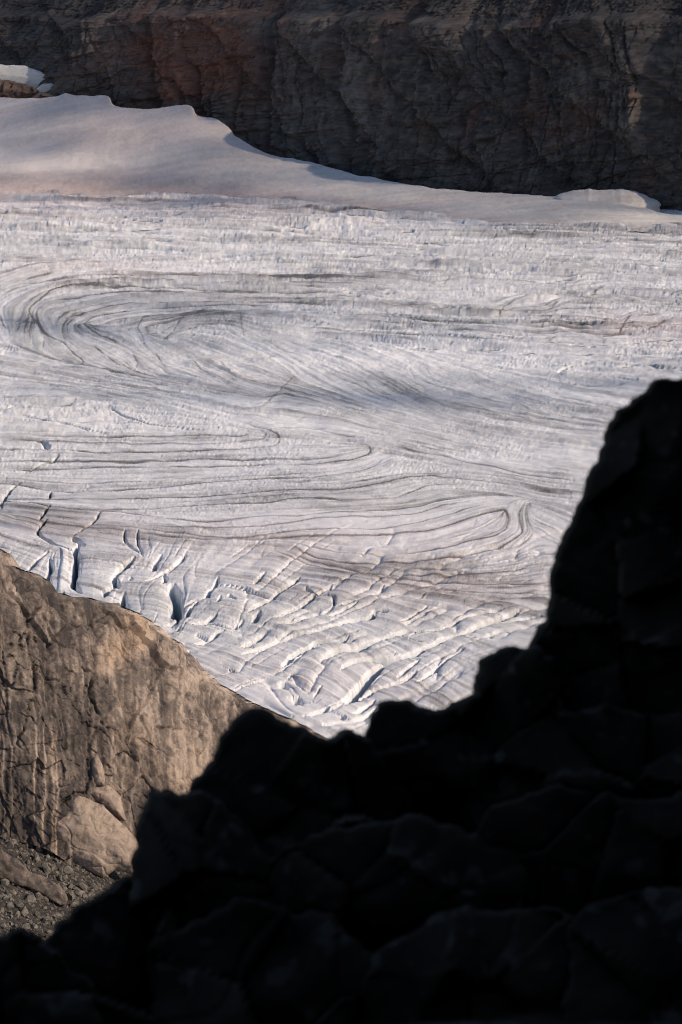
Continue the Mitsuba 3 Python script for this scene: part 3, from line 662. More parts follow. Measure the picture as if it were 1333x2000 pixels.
def near_course(pts, reach):
    """Indices of mesh points within reach of a course, distance, place along it (0 to 1), side offset."""
    lo, hi = pts.min(0) - reach, pts.max(0) + reach
    m = np.flatnonzero((flatX > lo[0]) & (flatX < hi[0]) & (flatY > lo[1]) & (flatY < hi[1]))
    if not len(m):
        return m, None, None
    d, k = cKDTree(pts).query(np.c_[flatX[m], flatY[m]], distance_upper_bound=reach)
    ok = np.isfinite(d)
    return m[ok], d[ok], k[ok] / (len(pts) - 1.0)


zf, df = Z.ravel(), dirt_shade.ravel()
wob = (nz(1 / 9.0, 3, 21) * 1.6).ravel()
lump = nz(1 / 22.0, 2, 22).ravel()
brk = nz(1 / 30.0, 3, 23).ravel()
dyf, elf = DY.ravel(), EL.ravel()
# dirty bands: shallow runnels where the wind-blown dust gathers
for s, c in FOLIATION:
    pts = course(c, 1.0)
    far = np.interp(pts[:, 1].mean(), [1000, 2200], [1.0, 1.7])
    for off, sc in ((0, 1.0), (0, .0)):
        if sc == 0:
            continue
        m, d, k = near_course(pts, 9 * far)
        if not len(m):
            continue
        tg = np.gradient(pts, axis=0)
        tg /= np.linalg.norm(tg, axis=1, keepdims=True) + 1e-9
        tg = tg[np.round(k * (len(pts) - 1)).astype(int)]
        dxm = DX.ravel()[m]
        across = dxm * dyf[m] * np.hypot(tg[:, 0] / dxm, tg[:, 1] / dyf[m])
        wd = np.clip(.74 * across, .42, 3.2)
        d = np.abs(d + .4 * wob[m] * np.minimum(far, wd))
        ends = np.minimum(1, 8 * np.minimum(k, 1 - k) + .25)
        gap = sstep(-.34, .05, brk[m] + .1 * s)
        g = np.exp(-(d / wd) ** 2) * s * ends * gap
        df[m] += 1.0 * g + 0.12 * np.exp(-d / (2.4 * wd)) * s * ends
        zf[m] -= .40 * wd * np.exp(-d / (1.4 * wd)) * s * ends
for hw, s, c in DIRT_BANDS:
    pts = course(c, 2.0)
    m, d, k = near_course(pts, 2.6 * hw)
    ends = np.minimum(1, 6 * np.minimum(k, 1 - k))
    df[m] += s * .55 * np.exp(-(d / hw) ** 2) * ends * np.clip(.55 + .3 * medium.ravel()[m] + .2 * broad.ravel()[m], 0, 1.3)
# crevasses
deep = np.zeros_like(zf)


def open_crevasse(pts, w, dep, taper=True):
    span = np.abs(pts[-1] - pts[0])
    flatness = span[0] / (np.hypot(*span) + 1e-9)
    w = max(w, .95 * flatness * np.interp(pts[:, 1].mean(), YY[:, 0], DY[:, 0]))
    m, d, k = near_course(pts, 9 * w)
    if not len(m):
        return
    ww = w * (0.75 + 1.1 * np.abs(lump[m]))
    d = np.abs(d + .35 * wob[m] * w)
    e = np.clip(np.minimum(k, 1 - k) * 5, 0, 1) ** .6 if taper else 1
    core = np.exp(-(d / (.60 * ww * (.3 + .7 * e))) ** (3.4 - 1.5 * flatness))
    shoulder = np.exp(-d / (2.0 * w))
    cut = dep * e * (.86 * core + .12 * shoulder)
    zf[m] -= cut
    deep[m] = np.maximum(deep[m], dep * e * core)
    df[m] -= .10 * e * np.exp(-d / (2.6 * w)) * (pts[:, 1].mean() < 1140)


for w, dep, c in CREVASSES:
    pts = course(c, .8)
    open_crevasse(pts, w * .74, dep * np.interp(pts[:, 1].mean(), [1130, 1250], [1.1, .55]))
    if w < 2.5 and pts[:, 1].mean() > 1130:           # narrow farther ones are darker along the core
        m, d, k = near_course(pts, 4)
        if len(m):
            df[m] += .45 * np.exp(-(d / (.55 * w)) ** 2)
# smaller clefts across the apron and short ones over the upper basin, along the grain
for n in range(520):
    i, j = r0.integers(0, NR), r0.integers(0, NC)
    y = YY[i, j]
    if y > 2000:
        L, w, dep = r0.uniform(10, 45), r0.uniform(2.2, 4.4), r0.uniform(2.5, 6)
    elif y > 1700:
        if r0.random() < .6:
            continue
        L, w, dep = r0.uniform(15, 60), r0.uniform(1.6, 2.6), r0.uniform(1.5, 4)
    elif y < 1080:
        if r0.random() < .82:
            continue
        L, w, dep = r0.uniform(4, 15), r0.uniform(.5, 1.0), r0.uniform(1.5, 4)
    else:
        continue
    if y < 1080:                                   # across the grain
        dvec = np.array([math.cos(cang[i, j]) * DX[i, j], math.sin(cang[i, j]) * DY[i, j] * -1])
        dvec = dvec * np.array([1, -1]) * np.array([1, -1]) / np.linalg.norm(dvec)
    else:
        dvec = np.array([math.cos(ang[i, j]) * DX[i, j], math.sin(ang[i, j]) * -DY[i, j] * -1])
        dvec /= np.linalg.norm(dvec) + 1e-9
        dvec = np.array([1.0, np.clip(r0.normal(0, .35) + dvec[1], -.9, .9)])
        dvec /= np.linalg.norm(dvec)
    q = np.linspace(-.5, .5, max(6, int(L)))
    bend = r0.uniform(-.12, .12) * L
    pts = np.array([XX[i, j], y]) + np.outer(q * L, dvec) + np.outer((q ** 2) * bend, [-dvec[1], dvec[0]])
    open_crevasse(pts, w, dep)

df += (.16 * np.clip(ndimage.gaussian_filter(r0.standard_normal((NR, NC)), .5) / .5 - 1.0, 0, 2) * sstep(-.2, .15, nz(1 / 50.0, 3, 35))).ravel()
pinkf = pink.ravel()
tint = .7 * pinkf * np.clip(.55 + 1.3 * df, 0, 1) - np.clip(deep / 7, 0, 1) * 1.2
dirt_shade_v = np.clip(df, 0, 1)

# side skirts, coarser, so that the sheet goes on beyond the frame
side = np.array([.01, .025, .05, .09, .15, .25, .4, .6])
sheetX, sheetY, sheetZ = [XX], [YY], [Z]
zb = lambda x, y: ice_base(x, y) + 7 * (meshkit.fbm(np.stack([x, y, 0 * x], -1) / np.array([240, 240, 1.0]), 3, 1) - .5)      # noqa: E731
tl, tr = (T0 - side)[::-1], T1 + side
XL, XR = np.outer(YY[:, 0], tl), np.outer(YY[:, 0], tr)
YL, YR = np.repeat(YY[:, :1], 8, 1), np.repeat(YY[:, :1], 8, 1)
GX, GY = np.hstack([XL, XX, XR]), np.hstack([YL, YY, YR])
GZ = np.hstack([zb(XL, YL), zf.reshape(NR, NC), zb(XR, YR)])
padl = lambda a: np.hstack([np.repeat(a.reshape(NR, NC)[:, :1], 8, 1), a.reshape(NR, NC), np.repeat(a.reshape(NR, NC)[:, -1:], 8, 1)])   # noqa: E731
G3 = np.stack([GX, GY, GZ, padl(dirt_shade_v), padl(tint)], -1)
# the tongue goes on down into the valley
yf = np.linspace(YY[0, 0], 650, 22)[1:]
tf = G3[0, :, 0] / G3[0, :, 1]
FX, FY = np.outer(yf, tf), np.repeat(yf[:, None], len(tf), 1)
w_ = np.exp(-np.arange(1, 22) / 3.0)[:, None]
res_ = G3[0, :, 2] - zb(G3[0, :, 0], G3[0, :, 1])
FZ = zb(FX, FY) + w_ * np.stack([ndimage.gaussian_filter1d(res_, 3 + 4 * k) for k in range(21)]) + 3 * (1 - w_) * (meshkit.fbm(np.stack([FX / 14, FY / 20, 0 * FX], -1), 3, 15) - .5)
F3 = np.stack([FX, FY, FZ, .2 + .35 * meshkit.fbm(np.stack([FX / 9, FY / 14, 0 * FX], -1), 3, 16) - .1, .3 + 0 * FX], -1)[::-1]
G3 = np.concatenate([F3, G3])
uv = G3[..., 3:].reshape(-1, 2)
glacier = trimesh.Trimesh(G3[..., :3].reshape(-1, 3), grid_faces(NR + 21, NC + 16), process=False)


def ice_colour(p, n, uv):
    g = mikit.noise(p.x * 1.7, p.y * 0.8, p.z * 1.7) - 0.5
    h = mikit.fbm(p.x * .09, p.y * .045, 3.0, octaves=3) - 0.5
    dirt_shade = dr.clip(uv.x + .10 * g + .22 * h, 0, 1)
    clean = mi.Color3f(.76, .765, .825)
    dust = mikit.mix((.135, .132, .138), (.215, .165, .155), dr.clip(uv.y, 0, 1))
    c = mikit.mix(clean, dust, dirt_shade)
    c = mikit.mix(c, c * mi.Color3f(1.03, .93, .915), dr.clip(uv.y, 0, 1))
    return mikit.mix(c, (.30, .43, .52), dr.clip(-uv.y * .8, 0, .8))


scene['ice_material'] = {'type': 'twosided', 'b': {'type': 'principled', 'base_color': mikit.proc(ice_colour), 'roughness': .62, 'specular': .35}}
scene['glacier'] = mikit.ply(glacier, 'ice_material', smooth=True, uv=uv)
labels['glacier'] = {'label': 'grey white glacier ice folded into dark S shaped bands with crevasses towards the rock', 'kind': 'structure'}
# ---- snow field along the foot of the far cliff ------------------------------------------------
def line3(s):
    return np.array(s.split(), float).reshape(-1, 3)


edge, crest = course(SNOW_EDGE), line3(SNOW_CREST)
NS, NV, NB = 760, 90, 14
ts = np.linspace(-0.165, 0.17, NS)
ye = np.interp(ts, edge[:, 0] / edge[:, 1], edge[:, 1])
ye = ndimage.gaussian_filter1d(ye, 25)
tcr = crest[:, 0] / crest[:, 1]
yc, zc = np.interp(ts, tcr, crest[:, 1]), np.interp(ts, tcr, crest[:, 2])
zc = zc + 3.2 * (meshkit.fbm(np.stack([ts * 160, 0 * ts, 0 * ts], -1), 4, 38) - .5)
zs = ndimage.gaussian_filter1d(zc, 22)
vv = np.linspace(0, 1, NV)[:, None] ** .85
SY = ye * (1 - vv) + yc * vv
SX = ts * SY
lift = 1.55 * vv ** 1.7 - .55 * vv ** 3.2
SZ = -5.0 * (1 - vv) ** 8 + zs * lift + (zc - zs) * np.exp(-(1 - vv) * (yc - ye) / 8.0)
SZ += np.exp(-(vv / .16) ** 2) * (7 * (meshkit.fbm(np.stack([SX / 70, SY / 90, 0 * SX], -1), 4, 40) - .5) + 2.5 * (meshkit.fbm(np.stack([SX / 9, SY / 30, 0 * SX], -1), 3, 39) - .5))
SZ += sstep(0, .08, vv) * (5.0 * (meshkit.fbm(np.stack([SX / 160, SY / 200, 0 * SX], -1), 3, 41) - .5) + 1.6 * (meshkit.fbm(np.stack([SX / 35, SY / 60, 0 * SX], -1), 3, 42) - .5)) * np.minimum(1, 6 * (1 - vv))
SZ += (1.2 * (meshkit.fbm(np.stack([SX / 18, SY / 25, 0 * SX], -1), 3, 43) - .5) + .6 * (meshkit.fbm(np.stack([SX / 6 + SY / 60, SY / 14, 0 * SX], -1), 3, 37) - .5)) * sstep(.0, .05, vv) * np.minimum(1, 4 * (1 - vv))
back = np.linspace(0, 1, NB + 1)[1:, None]
BY = yc + 26 * back
BZ = zc - 46 * back ** 1.6
SX, SY, SZ = np.vstack([SX, ts * BY]), np.vstack([SY, BY]), np.vstack([SZ, BZ])
far_v = np.vstack([np.repeat(vv, NS, 1), 1 + 0 * BY])
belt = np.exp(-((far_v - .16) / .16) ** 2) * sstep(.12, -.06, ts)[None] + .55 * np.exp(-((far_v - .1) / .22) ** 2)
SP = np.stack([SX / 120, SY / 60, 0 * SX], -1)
gloom = .17 + .22 * (meshkit.fbm(SP, 4, 44) - .5) + .16 * belt + .22 * (meshkit.fbm(SP * 4, 3, 45) - .5)  # grey carries soft shade in the snow colour; the belt is dirt
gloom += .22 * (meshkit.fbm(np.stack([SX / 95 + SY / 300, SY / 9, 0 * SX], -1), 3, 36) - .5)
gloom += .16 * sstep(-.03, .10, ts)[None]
gloom -= .25 * np.exp(-((far_v - .42) / .07) ** 2) * sstep(-.06, -.13, ts)[None]  # lit strip between shaded parts, painted into the snow at the left
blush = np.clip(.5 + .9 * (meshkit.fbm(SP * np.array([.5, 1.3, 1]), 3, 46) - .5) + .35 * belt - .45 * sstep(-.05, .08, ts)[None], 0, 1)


def snow_colour(p, n, uv):
    g = mikit.fbm(p.x * .35, p.y * .12, p.z * .35, octaves=3) - .5
    d = dr.clip(uv.x + .30 * g, 0, 1)
    c = mikit.mix((.75, .735, .74), (.20, .17, .165), d)
    return mikit.mix(c, c * mi.Color3f(1.07, .90, .87), dr.clip(uv.y, 0, 1))


scene['snow_material'] = {'type': 'twosided', 'b': {'type': 'principled', 'base_color': mikit.proc(snow_colour), 'roughness': .75, 'specular': .2}}
snow = trimesh.Trimesh(np.c_[SX.ravel(), SY.ravel(), SZ.ravel()], grid_faces(NV + NB, NS), process=False)
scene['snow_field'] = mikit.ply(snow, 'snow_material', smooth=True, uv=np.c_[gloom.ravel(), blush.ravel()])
labels['snow_field'] = {'label': 'dusty pinkish grey snow slope with painted shade between glacier and dark cliff', 'kind': 'structure'}


# ---- rocks and banks from their outlines -------------------------------------------------------
def frame_of(turn, tilt):
    a, b = math.radians(turn), math.radians(tilt)
    n = np.array([math.sin(a) * math.cos(b), math.cos(a) * math.cos(b), math.sin(b)])
    x = np.array([math.cos(a), -math.sin(a), 0.0])
    return x, np.cross(x, n), n


def outline_rock(data, front, behind, g, relief=0.0, seed=0, roundness=.5, grain=3.0, facets=0.0, soften=0.0, ragged=0.0, grow=0.0, vein_cut=.14, rs=1.0):
    """A closed rock whose rim follows the outline; it swells towards the front and behind. Returns mesh, 0..1 height over the rim."""
    (c, (turn, tilt), s) = data
    poly = Polygon(np.array(s.split(), float).reshape(-1, 2)).buffer(grow)
    if soften:
        poly = poly.buffer(-soften).buffer(2 * soften).buffer(-soften)
    if poly.geom_type != 'Polygon':
        poly = max(poly.geoms, key=lambda q: q.area)
    if ragged:
        n_ = int(poly.exterior.length / (.008 * rs))
        q_ = np.array([poly.exterior.interpolate(k / n_, normalized=True).coords[0] for k in range(n_)])
        tn_ = np.roll(q_, -3, 0) - np.roll(q_, 3, 0)
        tn_ /= np.linalg.norm(tn_, axis=1, keepdims=True) + 1e-9
        q3 = np.c_[q_ / rs, 0 * q_[:, 0] + seed]
        amp = rs * .030 * (meshkit.fbm(q3 * np.array([9, 9, 1.0]), 2, seed) - .5) + rs * .020 * (meshkit.fbm(q3 * np.array([26, 26, 1.0]), 3, seed + 1) - .5)
        poly = Polygon(q_ + np.c_[-tn_[:, 1], tn_[:, 0]] * amp[:, None] * ragged).buffer(0)
        if poly.geom_type != 'Polygon':
            poly = max(poly.geoms, key=lambda q: q.area)
    x0, y0, x1, y1 = poly.bounds
    gx, gy = np.meshgrid(np.arange(x0 - g, x1 + 2 * g, g), np.arange(y0 - g, y1 + 2 * g, g))
    ins = shapely.contains_xy(poly.buffer(g * .3), gx, gy)
    cell = ins[:-1, :-1] & ins[1:, :-1] & ins[:-1, 1:] & ins[1:, 1:]
    used = np.zeros_like(ins)
    for a in (0, 1):
        for b in (0, 1):
            used[a:used.shape[0] - 1 + a, b:used.shape[1] - 1 + b] |= cell
    pad = np.pad(cell, 1)
    inner = pad[1:, 1:] & pad[:-1, 1:] & pad[1:, :-1] & pad[:-1, :-1]
    rim = used & ~inner
    px, py = gx.copy(), gy.copy()
    ring = poly.exterior
    for i, j in np.argwhere(rim):
        q = ring.interpolate(ring.project(shapely.Point(px[i, j], py[i, j])))
        px[i, j], py[i, j] = q.x, q.y
    d = shapely.distance(ring, shapely.points(px, py))
    R = roundness * max(d[used].max(), 1e-6)
    t = np.clip(d / R, 0, 1)
    h = np.sqrt(np.clip(1 - (1 - t) ** 2, 0, 1)) * (.55 + .45 * np.clip(d / d[used].max(), 0, 1))
    h[rim] = 0
    X, Z, N = frame_of(turn, tilt)
    O = np.array(c)
    flat = O + px[..., None] * X + py[..., None] * Z
    wave = meshkit.fbm(flat * grain, 5, seed) - .5
    veins = np.abs(meshkit.fbm(flat * grain * .30, 3, seed + 9) - .5)
    face = -relief * vein_cut * np.exp(-(veins / .010) ** 2) + h * front * (1 + .5 * (meshkit.fbm(flat * grain * .35, 2, seed + 5) - .5)) + relief * wave * np.minimum(1, t * 3)
    if facets:
        r = np.random.default_rng(seed)
        n_ = max(6, int(poly.area / facets ** 2))
        ctr = np.c_[r.uniform(x0, x1, n_), r.uniform(y0, y1, n_)]
        dd, kk = cKDTree(ctr).query(np.c_[px.ravel(), py.ravel()], k=2)
        tip = (r.uniform(-1, 1, (n_, 2)))
        rel = np.c_[px.ravel(), py.ravel()] - ctr[kk[:, 0]]
        pl = (rel * tip[kk[:, 0]]).sum(1) * .85 + r.uniform(-.5, .5, n_)[kk[:, 0]] * facets * .22
        crack = np.exp(-((dd[:, 1] - dd[:, 0]) / (.12 * facets)) ** 2) * .04 * facets
        face += (pl - crack).reshape(px.shape) * np.minimum(1, t * 2)
    idx = -np.ones(used.shape, int)
    idx[used] = np.arange(used.sum())
    nf = int(used.sum())
    vf = (flat - face[..., None] * N)[used]
    binn = used & ~rim
    idb = idx.copy()
    idb[binn] = nf + np.arange(binn.sum())
    vb = (flat + (h * behind)[..., None] * N)[binn]
    i, j = np.nonzero(cell)

    def tri(ix, flip):
        q = np.stack([ix[i, j], ix[i, j + 1], ix[i + 1, j + 1], ix[i + 1, j]], 1)
        f = np.vstack([q[:, [0, 1, 2]], q[:, [0, 2, 3]]])
        return f[:, ::-1] if flip else f

    m = trimesh.Trimesh(np.vstack([vf, vb]), np.vstack([tri(idx, False), tri(idb, True)]), process=False)
    return m, np.r_[h[used], h[binn]]


def rgb_material(fn, rough=.85, spec=.25):
    return {'type': 'twosided', 'b': {'type': 'principled', 'base_color': mikit.proc(fn), 'roughness': rough, 'specular': spec}}


bank, hb = outline_rock(MOUND, 26, 20, .8, 1.5, 51, .9, .05, ragged=.5, rs=90)
zz = bank.vertices
scene['snow_bank'] = mikit.ply(bank, 'snow_material', smooth=True, uv=np.c_[.30 + .5 * (meshkit.fbm(zz * np.array([.02, .05, .2]), 3, 52) - .5), .2 + 0 * hb])
labels['snow_bank'] = {'label': 'rounded grey snow bank with a broken blue end against the cliff at the right', 'category': 'snow bank'}
for key, data, lab, tone in (('snow_patch', PATCH, 'bluish white snow patch lying at the foot of the cliff at the far left', .02), ('snow_patch_001', PATCH2, 'small pinkish snow strip below the large bluish snow patch', .22)):
    m, h = outline_rock(data, 5 if tone < .1 else 3, 6, .6, 1.2, 53, .35, .10, ragged=.7, rs=150 if tone < .1 else 60, grow=3.5 if tone < .1 else 2.0)
    scene[key] = mikit.ply(m, 'snow_material', smooth=True, uv=np.c_[tone + .1 * (meshkit.fbm(m.vertices * .06, 3, 54)), 0 * h])
    labels[key] = {'label': lab, 'category': 'snow patch'}


# ---- the far cliff -----------------------------------------------------------------------------
def cliff_colour(p, n, uv):
    g = mikit.fbm(p.x * .11, p.y * .11, p.z * .16, octaves=4) - .5
    lay = mikit.noise(p.x * .01, p.y * .01, p.z * .55 + p.x * .05) - .5
    t = dr.clip(uv.x + .55 * g + .16 * lay, 0, 1)
    c = mikit.mix((.062, .056, .056), (.26, .227, .207), t)
    red = mikit.mix((.12, .064, .051), (.34, .172, .125), t)
    return mikit.mix(c, red, dr.clip(uv.y + .5 * g, 0, 1))


scene['cliff_material'] = rgb_material(cliff_colour, .9, .15)
foot = course(CLIFF_FOOT, 1.05)
foot = np.c_[ndimage.gaussian_filter1d(foot[:, 0], 25, mode='nearest'), ndimage.gaussian_filter1d(foot[:, 1], 25, mode='nearest')]
tang = np.gradient(foot, axis=0)
tang /= np.linalg.norm(tang, axis=1, keepdims=True)
outw = np.c_[tang[:, 1], -tang[:, 0]]              # towards the glacier
hz = np.r_[np.linspace(-45, -12, 6)[:-1], np.linspace(-12, 235, 262)[:-1], np.linspace(235, 262, 8)]
sl = np.arange(len(foot)) * 1.05
Sg, Hg = np.meshgrid(sl, hz)
q = lambda a, b, o=4, sd=0: meshkit.fbm(np.stack([Sg / a, Hg / b, 0 * Sg], -1), o, sd) - .5      # noqa: E731
skew = Sg + 90 * q(120, 120, 3, 60) + .35 * Hg
hh = Hg + .10 * (Sg - 600) * -1 + 26 * q(140, 120, 3, 61)
buttress = 62 * (np.abs(meshkit.fbm(np.stack([skew / 130, Hg / 420, 0 * Sg], -1), 3, 62) - .5) * 2) ** .8
butt2 = 15 * np.abs(meshkit.fbm(np.stack([skew / 34, Hg / 110, 0 * Sg], -1), 4, 63) - .5) * 2
bands = 0
for k, (per, amp) in enumerate(((19, 5.0), (8.0, 2.6), (3.6, 1.1))):
    f = hh / per
    i0 = np.floor(f)
    fr = f - i0
    rnd = lambda i: meshkit.noise(np.stack([i * 7.3, Sg / (per * 7), 0 * Sg + k], -1), 64 + k)      # noqa: E731
    bands = bands + amp * (rnd(i0) * (1 - sstep(.86, 1.0, fr)) + rnd(i0 + 1) * sstep(.86, 1.0, fr)) + amp * .45 * (.5 - fr)
rr = np.random.default_rng(65)


def blocks(w, h, sd, amp):
    nb = int((sl[-1] + 40) / w * 500 / h)
    r = np.random.default_rng(sd)
    c = np.c_[r.uniform(-20, sl[-1] + 20, nb) / w, r.uniform(-60, 480, nb) / h]
    a = np.stack([(Sg + 5 * q(30, 30, 2, sd + 1)).ravel() / w, (hh + 2 * q(20, 20, 2, sd + 2)).ravel() / h], 1)
    d, k = cKDTree(c).query(a, k=2)
    val = r.uniform(-1, 1, nb)[k[:, 0]]
    tip = r.uniform(-1, 1, (nb, 2))[k[:, 0]]
    val = val * .6 + ((a - c[k[:, 0]]) * tip).sum(1) * .9
    return (amp * (val - .9 * np.exp(-((d[:, 1] - d[:, 0]) / .13) ** 2))).reshape(Sg.shape)


joint = np.abs(meshkit.fbm(np.stack([skew / 26, Hg / 170, 0 * Sg], -1), 3, 66) - .5)
joint2 = np.abs(meshkit.fbm(np.stack([(Sg + 12 * q(40, 60, 2, 88)) / 11, Hg / 90, 0 * Sg], -1), 3, 89) - .5)
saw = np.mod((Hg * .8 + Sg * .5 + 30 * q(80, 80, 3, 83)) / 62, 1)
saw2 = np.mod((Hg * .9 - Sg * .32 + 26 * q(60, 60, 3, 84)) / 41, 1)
disp = 7 * (.5 - saw) * sstep(.0, .1, saw) * sstep(-.1, .15, q(150, 120, 2, 85)) + 4 * (.5 - saw2) * sstep(-.1, .15, q(130, 100, 2, 86)) + buttress + butt2 + bands + blocks(17, 11, 67, 2.0) + blocks(9, 3.4, 68, 1.3) + 9 * np.maximum(q(40, 55, 3, 79), -.1) + 1.8 * q(5, 5, 3, 69) - 6.0 * np.exp(-(joint / .016) ** 2) - 3.0 * np.exp(-(joint2 / .02) ** 2)
rim = 186 + 26 * q(120, 1e9, 3, 70) - 6 * sstep(300, 0, Sg)
over = np.maximum(Hg - rim, 0)
lean = Hg / math.tan(math.radians(74)) + over * 1.05
disp = disp * (1 - .45 * sstep(0, 12, over)) + sstep(0, 12, over) * (4.5 * blocks(4.0, 2.6, 71, .6) + 3 * q(14, 10, 3, 72))
CX = foot[:, 0] + outw[:, 0] * (disp - 24 - lean)
CY = foot[:, 1] + outw[:, 1] * (disp - 24 - lean)
CZ = Hg + 3.0 * q(18, 14, 3, 73)
strk = meshkit.fbm(np.stack([skew / 6.5, Hg / 110, 0 * Sg], -1), 3, 74) - .5
crease = np.mod(hh / 3.6, 1)
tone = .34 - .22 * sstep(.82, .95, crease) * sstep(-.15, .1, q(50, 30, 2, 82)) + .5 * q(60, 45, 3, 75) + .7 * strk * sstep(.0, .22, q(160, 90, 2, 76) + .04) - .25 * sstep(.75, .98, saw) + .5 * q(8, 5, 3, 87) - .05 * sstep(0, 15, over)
tone -= .20 * sstep(650, 1050, Sg)  # duller light towards the right end, put into the rock colour
ruddy = 1.9 * np.exp(-((Sg - 440) / 125) ** 2 - ((Hg - 135) / 62) ** 2) * (.55 + 1.7 * q(38, 22, 3, 77)) + .35 * sstep(.12, .3, q(40, 40, 2, 78))
cliff = trimesh.Trimesh(np.c_[CX.ravel(), CY.ravel(), CZ.ravel()], grid_faces(*Sg.shape), process=False)
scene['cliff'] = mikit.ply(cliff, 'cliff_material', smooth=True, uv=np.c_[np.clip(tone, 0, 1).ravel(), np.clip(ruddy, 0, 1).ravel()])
labels['cliff'] = {'label': 'dark shaded banded cliff with rust red beds above the snow', 'kind': 'structure'}
for key, data, lab in (('rock_outcrop', OUT1, 'brown rock outcrop in the snow right under the bluish snow patch'), ('rock_outcrop_001', OUT2, 'low dark rock outcrop at the edge of the snow slope beside the larger one')):
    m, h = outline_rock(data, 8, 8, .6, 2.5, 80, .8, .12, 6.0, ragged=.6, rs=90)
    scene[key] = mikit.ply(m, 'cliff_material', smooth=40 * 0 or True, uv=np.c_[.35 + .5 * (meshkit.fbm(m.vertices * .1, 3, 81) - .5), .35 + 0 * h])
    labels[key] = {'label': lab, 'category': 'rock outcrop'}


# ---- the sunlit buttress in front of the glacier -----------------------------------------------
NU, NW = 680, 460
B0 = rock_sheet(line3(BUTTRESS_CREST), line3(BUTTRESS_FOOT), NU, NW)
du, dv = np.gradient(B0, axis=1), np.gradient(B0, axis=0)
BN = np.cross(dv, du)
BN /= np.linalg.norm(BN, axis=2, keepdims=True)
if BN[..., 1].mean() > 0:
    BN = -BN
for k in range(3):
    BN[..., k] = ndimage.gaussian_filter(BN[..., k], 12)
Uu = np.arange(NU)[None, :] * .1935 + 0 * B0[..., 0]          # metres across
Vv = np.cumsum(np.linalg.norm(dv, axis=2), axis=0)           # metres down
vn = np.linspace(0, 1, NW)[:, None]
bq = lambda a, b, o=4, sd=0: meshkit.fbm(np.stack([Uu / a, Vv / b, 0 * Uu], -1), o, sd) - .5      # noqa: E731
uw = Uu + 5 * bq(24, 30, 3, 90) - .10 * Vv
flute = meshkit.fbm(np.stack([uw / 4.2, Vv / 26, 0 * Uu], -1), 4, 91) - .5
flute2 = meshkit.fbm(np.stack([uw / 1.3, Vv / 12, 0 * Uu], -1), 3, 92) - .5
keep = sstep(0, .05, vn)


def slabs(w, h, sd, amp, sharp=.10, tilt=.6):
    r = np.random.default_rng(sd)
    n_ = int(150 / w * 110 / h)
    c = np.c_[r.uniform(-5, 145, n_) / w, r.uniform(-5, 105, n_) / h]
    a = np.stack([(Uu + 1.6 * bq(6, 6, 3, sd + 1) - .35 * Vv).ravel() / w, (Vv + .35 * Uu + 1.6 * bq(6, 6, 3, sd + 2)).ravel() / h - 3], 1)
    c[:, 0] -= .0
    c = np.c_[r.uniform(a[:, 0].min(), a[:, 0].max(), n_), r.uniform(a[:, 1].min(), a[:, 1].max(), n_)]
    d, k = cKDTree(c).query(a, k=2)
    tip = r.uniform(-1, 1, (n_, 2))[k[:, 0]]
    val = r.uniform(-.5, .5, n_)[k[:, 0]] + ((a - c[k[:, 0]]) * tip).sum(1) * tilt
    e = np.exp(-((d[:, 1] - d[:, 0]) / sharp) ** 2)
    return (amp * val).reshape(Uu.shape), e.reshape(Uu.shape)


s1, e1 = slabs(13, 17, 93, 1.5, .05)
s2, e2 = slabs(4.5, 7, 94, .50, .06)
s3, e3 = slabs(1.5, 2.1, 95, .16, .10)
low = sstep(.45, .62, vn + .16 * bq(10, 20, 2, 105)) * sstep(62, 44, Uu + .12 * Vv)
vj = np.abs(meshkit.fbm(np.stack([uw / 7.5, Vv / 60, 0 * Uu], -1), 3, 113) - .5)
vj2 = np.abs(meshkit.fbm(np.stack([(uw + .5 * Vv) / 10, (Vv - .4 * Uu) / 40, 0 * Uu], -1), 3, 114) - .5)
frac = np.exp(-(vj / .014) ** 2) + .7 * np.exp(-(vj2 / .010) ** 2)
relief = -.55 * frac * keep + keep * (5.0 * bq(30, 34, 3, 96) + 2.0 * flute + 1.2 * flute2 + .9 * (.5 - np.abs(bq(2.6, 14, 4, 109)) * 2) + s1 * 1.0 - .5 * (1 - .7 * low) * e1 * sstep(-.05, .15, bq(20, 20, 2, 97))) + (.3 + .7 * keep) * (1.7 * s2 - .34 * (1 - .8 * low) * e2 * sstep(-.05, .2, bq(15, 15, 2, 98)) + 2.2 * s3 - .10 * e3 + 1.3 * bq(2.5, 3, 4, 99) + .45 * bq(.9, 1.6, 2, 110))
flatB = B0.reshape(-1, 3)
cut = np.zeros(len(flatB))
treeB = cKDTree(flatB)
lap = bq(3, 3, 2, 108).ravel()
jag = (.55 * bq(1.6, 1.6, 3, 100)).ravel()
for w, dep, c in JOINTS:
    p = line3(c)
    p = resample(p, max(4, int(np.linalg.norm(np.diff(p, axis=0), axis=1).sum() / .15)))
    d, k = cKDTree(p).query(flatB, distance_upper_bound=3.2 * w + .8)
    ok = np.isfinite(d)
    tt = k[ok] / (len(p) - 1.0)
    ends = np.clip(np.minimum(tt, 1 - tt) * 6, 0, 1) ** .5
    w = w * .62
    dd = np.abs(d[ok] + jag[ok] * (1.0 * w + .25))
    cut[ok] = np.maximum(cut[ok], .75 * dep * ends * np.clip(.75 + 2.2 * lap[ok], .15, 1) * (.8 * np.exp(-(dd / (.55 * w)) ** 2) + .2 * np.exp(-dd / (1.4 * w))))
relief = relief - cut.reshape(relief.shape)
bp = B0 + BN * relief[..., None]
